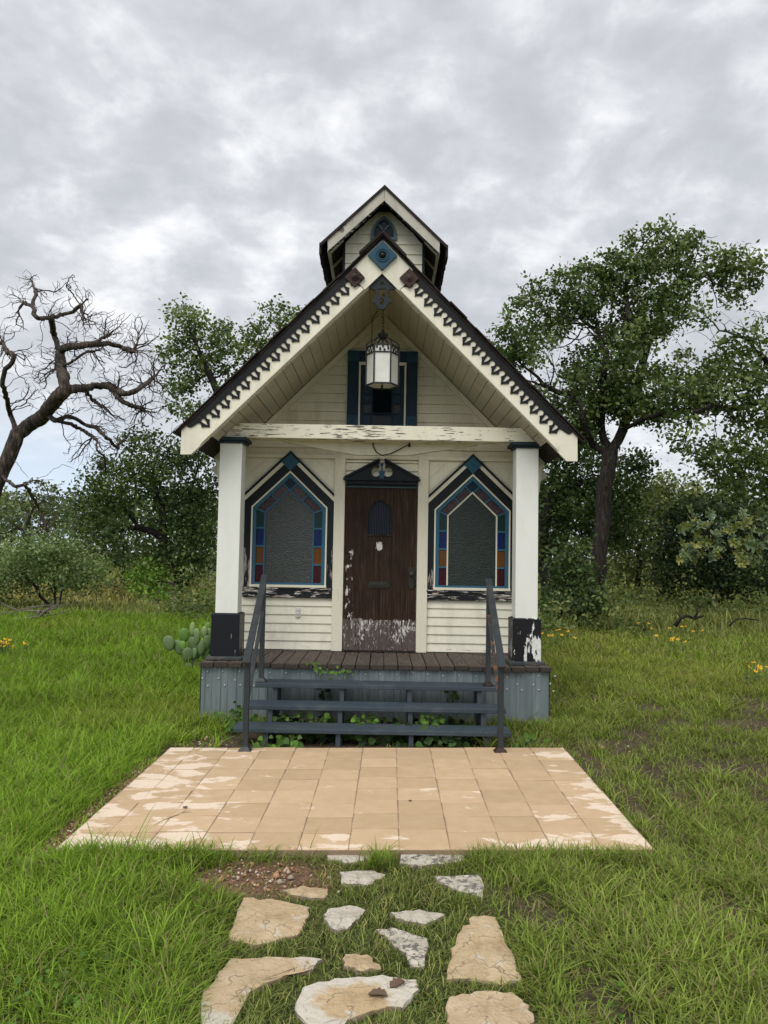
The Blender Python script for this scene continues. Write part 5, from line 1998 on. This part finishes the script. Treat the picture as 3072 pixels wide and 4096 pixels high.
def leaves(name, C, per, spread, size, cols, parent, origin, up=.35, seed=5, var=.35, flat=.8):
    """C: cluster centres (n,3)"""
    rg = np.random.default_rng(seed)
    n = len(C) * per
    cen = np.repeat(C, per, 0)
    p = cen + rg.normal(0, 1, (n, 3)) * np.array([spread, spread, spread * flat])
    nr = rg.normal(0, 1, (n, 3)) + np.array([0, 0, up * 2])
    nr /= np.linalg.norm(nr, axis=1, keepdims=True)
    t = rg.normal(0, 1, (n, 3))
    t -= nr * (t * nr).sum(1, keepdims=True)
    t /= np.linalg.norm(t, axis=1, keepdims=True)
    b = np.cross(nr, t)
    s = size * rg.uniform(.6, 1.3, (n, 1))
    # a folded leaf of two wings round a midrib
    V = np.stack([p - t * s * .55, p + b * s * .36 + nr * s * .12, p + t * s * .55, p - b * s * .36 + nr * s * .12], 1).reshape(-1, 3)
    o = np.arange(n)[:, None] * 4
    F = np.concatenate([o + [0, 1, 2], o + [0, 2, 3]])
    cols = np.array(cols)
    cc = cols[rg.integers(0, len(cols), len(C))]
    cc = np.repeat(cc * rg.uniform(1 - var, 1 + var, (len(C), 1)), per, 0) * rg.uniform(.75, 1.3, (n, 1))
    return bulk(name, V, [F], 'leaf', np.repeat(cc, 4, 0), parent=parent, origin=origin)


def ell_points(ells, D, n, seed, shell=.5):
    """ells: (u, v, ru, rv[, dy]) measured on the photograph, turned into ellipsoids standing at distance D (+dy)"""
    rg = np.random.default_rng(seed)
    vols = np.array([e[2] * e[3] for e in ells], float)
    cnt = np.maximum(3, (n * vols / vols.sum()).astype(int))
    out = []
    for e, c in zip(ells, cnt):
        dy = e[4] if len(e) > 4 else rg.uniform(-.6, .6)
        ce = np.array(au(e[0], e[1], D + dy))
        k_ = (D + dy) / 1662
        r3 = np.array([e[2] * k_, (e[2] + e[3]) / 2 * k_ * 1.0, e[3] * k_])
        d = rg.normal(0, 1, (c, 3))
        d /= np.linalg.norm(d, axis=1, keepdims=True)
        r = rg.random((c, 1)) ** (1 / 3) * (1 - shell) + shell * (1 - rg.random((c, 1)) ** 2 * .5)
        q_ = ce + d * r * r3
        out.append(q_[q_[:, 2] > .15])
    return np.concatenate(out)


def tree(name, label, cat, D, trunks, ells, n_attr=500, step=.33, dk=.45, r_tip=.007, r_base=.22, leaf=(10, .17, .11), cols=((.06, .10, .025),), seed=1, wob=.28, group=None, bark='bark', drop=0, up=.35, var=.35, tipmax=.018, dens=1.0, gaps=0, gmin=0, sway=.8):
    """trunks: list of polylines of (u, v, dy) on the photograph; the first one starts at the foot"""
    P, par = [], []
    keyd = {}
    for tr in trunks:
        prev = -1
        last = None
        for k, t in enumerate(tr):
            key = (t[0], t[1])
            if key in keyd:
                prev = keyd[key]
                last = P[prev]
                continue
            am = sway * min(1, math.hypot(t[0] - trunks[0][-1][0], t[1] - trunks[0][-1][1]) / 150) * (tr is not trunks[0])
            q_ = np.array(au(t[0], t[1], D + (t[2] if len(t) > 2 else 0) + am * math.sin(t[0] * .045 + t[1] * .021 + seed)))
            if prev >= 0:
                L = np.linalg.norm(q_ - last)
                ns = max(1, int(L / step))
                rg = np.random.default_rng(seed * 100 + len(P))
                for i in range(1, ns + 1):
                    z_ = last + (q_ - last) * i / ns
                    if i < ns: z_ = z_ + rg.normal(0, .10 * step, 3)
                    P.append(z_)
                    par.append(prev)
                    prev = len(P) - 1
            else:
                if len(P) == 0:
                    q_[2] = -.15
                P.append(q_)
                par.append(-1)
                prev = len(P) - 1
            keyd[key] = prev
            last = P[prev]
    base = (P[0][0], P[0][1], -.04)
    A = ell_points(ells, D, n_attr, seed)
    ng = len(P)
    P, par = colonize(P, par, A, step, dk, seed=seed, wob=wob)
    root = thing(name, label, cat, base, group)
    ob, rad, ch = limb_mesh(P, par, r_tip, r_base, m=bark, parent=root, origin=base, fixed=(ng, gmin))
    if leaf:
        per, spr, sz = leaf
        tips = np.array([i for i in range(len(P)) if rad[i] < tipmax and i > 12])
        if gaps: tips = tips[vnoise(P[tips][:, 0] + P[tips][:, 1] * .6 + 50, P[tips][:, 2] + 50 + P[tips][:, 1] * .3, .8, 2) > (gaps if not isinstance(gaps, tuple) else gaps[0] + (gaps[1] - gaps[0]) * np.clip((P[tips][:, 2] - 5.5) / 3.5, 0, 1))]
        if drop: tips = tips[np.random.default_rng(seed).random(len(tips)) > drop]
        C = P[tips]
        if dens > 1:
            C = np.concatenate([C, C[: int(len(C) * (dens - 1))] + np.random.default_rng(seed).normal(0, spr, (int(len(C) * (dens - 1)), 3))])
        leaves('crown', C, per, spr, sz, cols, root, base, up=up, seed=seed, var=var)
    return root, P, rad


OAK = [(.085, .130, .032), (.105, .150, .042), (.135, .175, .055), (.065, .105, .028), (.165, .195, .075)]
DARK = [(.050, .085, .026), (.066, .106, .030), (.040, .068, .022), (.090, .125, .036)]
DEEP = [(.034, .056, .020), (.046, .072, .022), (.028, .046, .018)]
OLIVE = [(.135, .165, .052), (.165, .19, .062), (.11, .14, .044), (.20, .21, .075)]
PALE = [(.170, .235, .085), (.140, .205, .070), (.200, .265, .105)]
BRIGHT = [(.15, .28, .032), (.12, .235, .03), (.19, .31, .045)]
GRP = 'trees and bushes behind the chapel'

tree('oak_tree', 'tall broad post oak with dark forked trunk standing right of the chapel', 'tree', 20,
     [[(1297, 1345), (1290, 1250), (1300, 1150), (1305, 1050), (1318, 985)],
      [(1318, 985), (1345, 930), (1365, 870), (1385, 800), (1400, 740), (1420, 700), (1430, 640), (1470, 600), (1530, 590)],
      [(1318, 985), (1300, 930)],
      [(1318, 985), (1280, 960), (1262, 925), (1258, 880), (1235, 850), (1190, 840)], [(1300, 930), (1300, 860), (1310, 780), (1290, 700)], [(1365, 870), (1400, 860), (1430, 840)], [(1400, 740), (1360, 690), (1350, 620), (1370, 560)],
      [(1345, 930), (1400, 900, -.8), (1455, 890, -1.2), (1490, 885, -1.3)]],
     [(1085, 740, 40, 35), (1170, 690, 80, 85), (1160, 820, 85, 90), (1255, 625, 75, 65), (1290, 750, 110, 105), (1385, 535, 60, 55), (1440, 525, 70, 45), (1510, 545, 70, 45), (1590, 585, 60, 45), (1635, 600, 25, 30), (1400, 690, 85, 70), (1380, 850, 100, 75), (1235, 900, 80, 70), (1330, 590, 60, 50), (1200, 760, 100, 90), (1120, 800, 70, 70), (1180, 880, 70, 50), (1290, 860, 80, 70), (1450, 620, 60, 60), (1330, 690, 70, 60), (1480, 800, 60, 50), (1560, 640, 60, 35)],
     n_attr=2900, step=.22, dk=.26, r_base=.20, leaf=(34, .15, .115), cols=OAK, seed=11, drop=.0, tipmax=.026, gaps=(.27, .44), gmin=.055, group=GRP)
tree('oak_tree', 'oak limb tree at the right edge whose crown reaches in from outside', 'tree', 18,
     [[(1745, 1360), (1735, 1150), (1720, 1000), (1700, 900)], [(1700, 900), (1640, 868), (1590, 882), (1540, 878), (1500, 890)], [(1700, 900), (1660, 790), (1610, 730)], [(1720, 1000), (1640, 985), (1560, 970)]],
     [(1600, 715, 85, 60), (1650, 760, 60, 80), (1560, 840, 90, 70), (1640, 900, 70, 70), (1500, 940, 70, 60), (1590, 990, 90, 60), (1480, 860, 60, 50), (1640, 1060, 60, 60), (1510, 700, 40, 40)],
     n_attr=1300, step=.24, dk=.29, r_base=.17, leaf=(32, .16, .115), cols=OAK, seed=12, drop=.0, tipmax=.026, gaps=(.36, .42), gmin=.05, group=GRP)
tree('oak_tree', 'leaning oak with furrowed grey trunk close behind the right porch column', 'tree', 25,
     [[(1192, 1300), (1180, 1235), (1170, 1150), (1185, 1080), (1200, 1010)], [(1185, 1080), (1225, 1060), (1260, 1040)]],
     [(1190, 1040, 75, 80), (1245, 1090, 85, 75), (1180, 1150, 55, 60), (1310, 1120, 75, 70), (1255, 980, 70, 55), (1210, 1210, 60, 50), (1340, 1040, 60, 60)],
     n_attr=1100, step=.28, dk=.34, r_base=.26, leaf=(40, .24, .13), cols=DARK + OAK[:1], seed=13, group=GRP)
tree('leafy_bush', 'dark leafy bush at the foot of the tall oak right of the chapel', 'bush', 19,
     [[(1240, 1345), (1238, 1300), (1235, 1260)]],
     [(1232, 1225, 42, 70), (1205, 1300, 42, 42), (1262, 1300, 40, 48), (1240, 1290, 50, 50), (1185, 1325, 35, 25)],
     n_attr=420, step=.2, dk=.26, r_base=.06, leaf=(40, .16, .11), cols=DARK, seed=14, tipmax=.03, group=GRP)
tree('juniper_tree', 'dense dark green tree with black trunk on the far right', 'tree', 23,
     [[(1552, 1318), (1550, 1260), (1548, 1180)]],
     [(1545, 1150, 95, 90), (1480, 1210, 65, 70), (1620, 1180, 60, 100), (1560, 1240, 105, 50), (1490, 1120, 60, 50), (1610, 1270, 60, 35), (1450, 1255, 45, 35)],
     n_attr=1000, step=.28, dk=.36, r_base=.14, leaf=(46, .22, .12), cols=DEEP, seed=15, tipmax=.03, group=GRP)
tree('olive_bush', 'paler olive green bushy tree between the tall oak and the dark far right tree', 'tree', 29,
     [[(1385, 1295), (1380, 1240), (1378, 1190)]],
     [(1370, 1180, 70, 75), (1425, 1150, 60, 70), (1335, 1235, 50, 50), (1410, 1230, 60, 50), (1460, 1080, 60, 60), (1395, 1075, 70, 55), (1350, 1110, 60, 50)],
     n_attr=700, step=.32, dk=.42, r_base=.12, leaf=(34, .24, .14), cols=OLIVE, seed=16, tipmax=.03, group=GRP)
tree('olive_bush', 'yellowish young tree at the right picture edge behind the dark tree', 'tree', 27,
     [[(1660, 1290), (1655, 1200)]], [(1650, 1130, 40, 80), (1665, 1220, 50, 70), (1610, 1080, 40, 50)],
     n_attr=300, step=.32, dk=.42, r_base=.10, leaf=(16, .18, .13), cols=OLIVE, seed=17, tipmax=.03, group=GRP)

# left side
tree('oak_tree', 'thin topped oak rising behind the left slope of the chapel roof', 'tree', 25,
     [[(505, 1300), (500, 1100), (490, 950), (470, 850)], [(490, 950), (545, 850), (600, 760)], [(470, 850), (430, 760), (405, 700)]],
     [(400, 690, 50, 45), (455, 730, 55, 55), (375, 760, 40, 50), (425, 815, 75, 65), (480, 800, 60, 60), (420, 880, 70, 50), (610, 680, 50, 40), (640, 720, 50, 50), (565, 745, 55, 60), (530, 820, 60, 60), (600, 800, 60, 60), (500, 760, 50, 50), (440, 900, 60, 50)],
     n_attr=1300, step=.30, dk=.36, r_base=.20, leaf=(32, .19, .13), cols=OAK, seed=21, drop=.03, tipmax=.024, gaps=(.26, .40), group=GRP)
tree('live_oak', 'wide low dark live oak with crooked limbs left of the chapel', 'tree', 27,
     [[(395, 1300), (385, 1230), (350, 1160), (300, 1140), (270, 1100)], [(385, 1230), (420, 1150), (410, 1060)], [(350, 1160), (350, 1090), (330, 1030)], [(300, 1140), (240, 1150), (200, 1130)]],
     [(330, 975, 70, 45), (400, 940, 60, 40), (260, 1050, 85, 60), (370, 1040, 90, 75), (205, 1105, 60, 50), (300, 1130, 100, 70), (420, 1130, 60, 90), (180, 1160, 50, 45), (400, 1215, 70, 50), (440, 1020, 50, 60), (300, 1210, 70, 45), (220, 1190, 60, 45)],
     n_attr=1900, step=.31, dk=.35, r_base=.26, leaf=(40, .25, .13), cols=DARK + OAK[:2] + OAK[3:4], seed=22, tipmax=.024, gmin=.07, gaps=.38, group=GRP)
tree('live_oak', 'hazy grey green tree at the far left behind the dead tree', 'tree', 40,
     [[(55, 1290), (60, 1180), (60, 1130)]],
     [(25, 1095, 60, 55), (95, 1075, 60, 48), (60, 1140, 90, 50), (140, 1110, 40, 45), (-20, 1130, 50, 60)],
     n_attr=700, step=.5, dk=.62, r_base=.22, leaf=(11, .28, .20), cols=[(.125, .155, .085), (.15, .175, .10), (.105, .13, .07)], seed=23, drop=.15, group=GRP)
tree('mesquite_bush', 'feathery pale green mesquite bush in the meadow on the left', 'bush', 21,
     [[(120, 1318), (110, 1270), (95, 1240)], [(120, 1318), (135, 1265), (160, 1240)], [(120, 1318), (118, 1250), (125, 1220)], [(120, 1318), (80, 1270), (50, 1240)]],
     [(100, 1185, 80, 36), (40, 1215, 70, 45), (160, 1215, 60, 40), (110, 1235, 100, 40), (20, 1250, 60, 35), (190, 1245, 40, 35), (-40, 1230, 60, 50)],
     n_attr=950, step=.22, dk=.29, r_tip=.005, r_base=.07, leaf=(44, .18, .085), cols=PALE, seed=24, tipmax=.03, group=GRP, bark='bark')
tree('leafy_bush', 'bright green low bush in the meadow just left of the chapel', 'bush', 25,
     [[(385, 1310), (385, 1290), (385, 1275)]], [(375, 1282, 55, 20), (425, 1285, 35, 18), (335, 1270, 35, 30), (320, 1235, 30, 35), (300, 1255, 30, 30)],
     n_attr=300, step=.25, dk=.32, r_base=.05, leaf=(40, .18, .11), cols=BRIGHT, seed=25, tipmax=.03, group=GRP)

# dead tree at the left edge
DT = 15
dead_tr = [[(-90, 1375), (-75, 1250), (-45, 1130), (0, 1027), (22, 980), (37, 938)],
           [(37, 938), (60, 920), (92, 899), (136, 846), (137, 822), (132, 793), (128, 760), (117, 723), (110, 687)],
           [(110, 687), (81, 687), (70, 662), (40, 648), (11, 661), (-12, 668)], [(70, 662), (79, 635), (66, 602), (48, 595)], [(66, 602), (80, 592)],
           [(110, 687), (136, 679), (158, 674), (176, 659), (158, 639), (143, 617), (150, 600)], [(176, 659), (187, 646), (190, 628)], [(176, 659), (180, 701), (180, 723), (187, 745)],
           [(132, 793), (161, 778), (187, 760), (216, 756)], [(128, 760), (147, 749), (176, 747), (205, 743), (220, 730), (242, 723), (271, 709), (280, 698)], [(205, 743), (235, 742), (264, 751), (293, 760), (315, 775)],
           [(136, 846), (161, 840), (183, 839), (205, 833), (235, 833), (264, 851), (293, 844), (315, 829), (337, 811)], [(235, 833), (256, 859), (278, 873), (330, 892)], [(183, 839), (201, 866), (227, 881), (234, 906), (256, 932)],
           [(92, 899), (121, 908), (147, 899), (161, 903), (183, 917), (213, 925), (227, 943), (256, 969)], [(121, 908), (147, 914), (172, 925), (194, 939), (209, 950), (209, 972), (227, 994), (229, 1020)], [(172, 925), (143, 947)], [(172, 925), (176, 958), (165, 987), (158, 1005)],
           [(37, 938), (22, 895), (16, 862), (5, 833), (11, 797), (27, 782), (31, 767), (15, 760), (4, 734), (0, 712), (8, 690)], [(16, 862), (-10, 850), (-30, 845)],
           [(0, 1027), (33, 1051), (55, 1047), (70, 1038), (117, 1036)], [(55, 1047), (70, 1071), (84, 1097), (95, 1126), (106, 1159)], [(22, 980), (51, 1020), (62, 1033)]]
tree('dead_tree', 'bare dead tree with twisted grey brown limbs leaning in at the left edge', 'tree', DT, dead_tr,
     [(60, 605, 30, 16), (35, 640, 30, 25), (145, 625, 35, 28), (185, 640, 20, 25), (110, 660, 35, 25), (190, 720, 50, 50), (230, 690, 40, 25), (270, 700, 35, 28), (255, 745, 60, 40), (310, 770, 40, 40), (250, 800, 60, 40), (310, 820, 40, 45), (335, 800, 20, 40), (320, 880, 40, 40), (260, 880, 60, 45), (285, 930, 35, 30), (240, 930, 50, 45), (215, 980, 40, 40), (160, 975, 20, 40), (150, 770, 40, 50), (85, 780, 35, 50), (75, 850, 30, 50), (30, 700, 25, 30), (-15, 760, 30, 60), (170, 870, 50, 30), (345, 860, 25, 50), (350, 800, 25, 40), (300, 700, 25, 30), (330, 740, 25, 35), (100, 1110, 30, 50), (200, 690, 30, 25)],
     n_attr=9500, step=.11, dk=.10, r_tip=.0054, r_base=.15, leaf=None, seed=31, wob=.42, bark='dead_bark', group=GRP, sway=1.3)
# fallen branches below
fb = thing('fallen_branches', 'tangle of fallen grey dead branches in the meadow at the left edge', 'dead branches', (au(60, 1325, 18.5)[0], 18.5, -.04))
rr_ = random.Random(4)
for k in range(22):
    u0, v0 = rr_.uniform(-60, 110), rr_.uniform(1312, 1338)
    p = au(u0, v0, 18.2 + rr_.uniform(-.4, .8))
    L = rr_.uniform(.5, 1.5)
    a_ = rr_.uniform(-.2, 1.0) + (math.pi if rr_.random() < .5 else 0)
    pts = [p]
    for i in range(5):
        a_ += rr_.gauss(0, .35)
        p = p + Vector((math.cos(a_) * L / 5, rr_.gauss(0, .05), math.sin(a_) * L / 5 * .5))
        p.z = max(p.z, .05)
        pts.append(p)
    r0 = rr_.uniform(.010, .034)
    MB().tube(pts, [r0, r0 * .9, r0 * .75, r0 * .6, r0 * .4, r0 * .15], 6).build('branch', 'grey_twig', fb, smooth=True)
fb2 = thing('fallen_branches', 'black stump and bare fallen branch in the tall grass on the right', 'dead branches', (au(1480, 1340, 17.2)[0], 17.2, -.04))
for pts_, r0 in (([(1458, 1352), (1470, 1335), (1485, 1330), (1500, 1336), (1520, 1330)], .05), ([(1500, 1336), (1508, 1322), (1505, 1312)], .03), ([(1575, 1352), (1590, 1338), (1610, 1336), (1640, 1340)], .022), ([(1470, 1335), (1462, 1322)], .02)):
    pp = [au(u_, v_, 17.2) for u_, v_ in pts_]
    MB().tube(pp, [r0 * (1 - .6 * i / len(pp)) for i in range(len(pp))], 7).build('branch', 'bark', fb2, smooth=True)
# lone fence post in the far meadow
MBp = MB()
p = au(455, 1290, 32)
MBp.tube([(p.x, p.y, -.1), (p.x + .01, p.y, 1.55)], .055, 8)
tag(MBp.build('fence_post', 'fence_post', origin=(p.x, p.y, -.04)), 'lone pale fence post in the far meadow left of the chapel', 'fence post')

# wall of far woods behind everything
rg = np.random.default_rng(8)
C = []
for i in range(5200):
    x_ = rg.uniform(-52, 58)
    y_ = rg.uniform(42, 58)
    hmax = (2.6 + 3.6 * vnoise(np.array([x_ + 80]), np.array([3.0]), .11, 3)[0] + 1.3 * vnoise(np.array([x_ + 20]), np.array([9.0]), .5, 2)[0]) * (1.25 if x_ > 4 else 1.0)
    C.append((x_, y_, hmax * (1 - rg.random() ** 1.6 * .98) * (.85 + .15 * rg.random())))
wd_ = leaves('far_woods', np.array(C), 14, .38, .30, DARK + OLIVE[:2] + OAK[:2], None, (0, 45, 0), seed=44, var=.4)
tag(wd_, 'far wall of mixed green woods closing the meadow behind all the trees', 'woods', kind='stuff')

# undergrowth between trees and meadow
C = []
for u0, v0, D_, w_, h_, n_ in ((1400, 1320, 22, 3.2, .55, 150), (1620, 1330, 20, 2.2, .5, 90), (1180, 1345, 17.5, .6, .35, 40), (1320, 1345, 18, .9, .4, 50), (250, 1300, 26, 3, .7, 130), (420, 1325, 21, 1.2, .55, 80), (20, 1320, 22, 2.0, .5, 60), (440, 1330, 19, .5, .5, 30)):
    q0 = au(u0, v0, D_)
    for i in range(n_):
        C.append((q0.x + rg.normal(0, w_ * .6), D_ + rg.normal(0, .7), abs(rg.normal(0, h_)) ))
wd_ = leaves('undergrowth', np.array(C), 16, .16, .10, OLIVE + OAK[:3], None, (0, 20, 0), seed=45, var=.4)
tag(wd_, 'low scrubby undergrowth at the feet of the trees', 'undergrowth', kind='stuff')

# ------------------------------------------------------------------ near oak at the right, outside the picture, with one low branch reaching in
nk = thing('oak_tree', 'near oak outside the right edge whose low lobed leaf branch reaches into the picture', 'tree', (5.6, 6.6, -.04), GRP)
tp = [(5.6, 6.6, -.15), (5.55, 6.6, .8), (5.62, 6.55, 1.6), (5.7, 6.6, 2.6), (5.9, 6.7, 3.8)]
b = MB()
b.tube(tp, [.17, .14, .13, .11, .05], 10)
D6 = 5.6
br = [Vector((5.6, 6.55, 1.5)), Vector((4.9, 6.1, 1.75)), Vector((4.2, 5.75, 1.85)), au(1720, 1140, D6), au(1655, 1150, D6), au(1638, 1175, D6), au(1622, 1190, D6), au(1580, 1185, D6), au(1540, 1182, D6), au(1512, 1190, D6), au(1490, 1200, D6)]
b.tube(br, [.05, .035, .025, .016, .010, .008, .007, .006, .005, .004, .003], 6)
tw = [[au(1655, 1118, D6), au(1640, 1126, D6), au(1610, 1132, D6), au(1590, 1140, D6)], [au(1720, 1105, D6), au(1690, 1110, D6), au(1655, 1118, D6)], [au(1580, 1185, D6), au(1545, 1165, D6), au(1525, 1140, D6), au(1510, 1125, D6)], [au(1545, 1165, D6), au(1500, 1145, D6)],
      [au(1512, 1190, D6), au(1495, 1180, D6), au(1480, 1190, D6)], [au(1610, 1186, D6), au(1590, 1165, D6), au(1570, 1150, D6)], [au(1622, 1190, D6), au(1600, 1205, D6)], [Vector((4.2, 5.75, 1.85)), au(1720, 1105, D6)]]
for t_ in tw:
    b.tube(t_, [.006] * (len(t_) - 1) + [.003], 5)
b.build('trunk', 'bark', nk, smooth=True)
LOBE = [(0, 0), (.06, .12), (.14, .22), (.30, .30), (.36, .38), (.26, .44), (.13, .46), (.18, .56), (.40, .62), (.46, .72), (.34, .80), (.16, .78), (.14, .88), (.10, .97), (0, 1)]
V_, F_, T_ = [], [], []


def lobed(p, dirv, nrm, s, col):
    t_ = dirv.normalized()
    n_ = (nrm - t_ * nrm.dot(t_)).normalized()
    b_ = n_.cross(t_)
    o = len(V_)
    L = len(LOBE)
    for (w_, l_) in LOBE:
        V_.append(tuple(p + t_ * l_ * s + n_ * (.10 * s * math.sin(l_ * 3))))
        T_.append(col)
    for sg in (-1, 1):
        for (w_, l_) in LOBE:
            V_.append(tuple(p + t_ * l_ * s + b_ * sg * w_ * s + n_ * (.10 * s * math.sin(l_ * 3) + w_ * s * .3)))
            T_.append(col)
    for sg in (0, 1):
        oo = o + L * (1 + sg)
        for i in range(L - 1):
            F_.append((o + i, oo + i, oo + i + 1))
            F_.append((o + i, oo + i + 1, o + i + 1))


rl = random.Random(12)
LC = [(.16, .205, .08), (.21, .235, .068), (.15, .20, .105), (.28, .27, .075), (.115, .165, .08), (.185, .235, .125)]
spots_l = []
for t_ in tw + [br[3:]]:
    for i in range(len(t_) - 1):
        for f in (0, .5, 1):
            spots_l.append(t_[i].lerp(t_[i + 1], f))
for (u_, v_) in ((1500, 1130), (1515, 1118), (1490, 1140), (1530, 1130), (1480, 1195), (1470, 1200), (1500, 1205), (1560, 1140), (1575, 1130), (1600, 1120), (1620, 1115), (1640, 1110), (1550, 1200), (1580, 1210), (1600, 1215), (1640, 1165), (1650, 1190), (1560, 1165)):
    spots_l.append(au(u_, v_, D6 + rl.uniform(-.1, .1)))
for sp_ in spots_l:
    for k in range(rl.choice((1, 2, 2, 3))):
        dv = Vector((rl.gauss(-.35, .8), rl.gauss(0, .5), rl.gauss(-.05, .65)))
        nv_ = Vector((rl.gauss(0, .6), -1 + rl.gauss(0, .5), .6 + rl.gauss(0, .5)))
        c_ = rl.choice(LC)
        kk = rl.uniform(.7, 1.3)
        lobed(sp_ + Vector((rl.gauss(0, .02), rl.gauss(0, .04), rl.gauss(0, .02))), dv, nv_, rl.uniform(.065, .115), tuple(q_ * kk for q_ in c_))
# the rest of its crown, outside the frame
for k in range(500):
    c_ = Vector((rl.gauss(6.6, .7), rl.gauss(6.7, .7), rl.gauss(3.7, .6)))
    if c_.x < 5.3: continue
    col = rl.choice(LC)
    lobed(c_, Vector((rl.gauss(0, 1), rl.gauss(0, 1), rl.gauss(-.2, .6))), Vector((rl.gauss(0, .5), rl.gauss(0, .5), 1)), rl.uniform(.09, .14), col)
bulk('crown', V_, [F_], 'leaf', T_, parent=nk, origin=(5.6, 6.6, -.04))
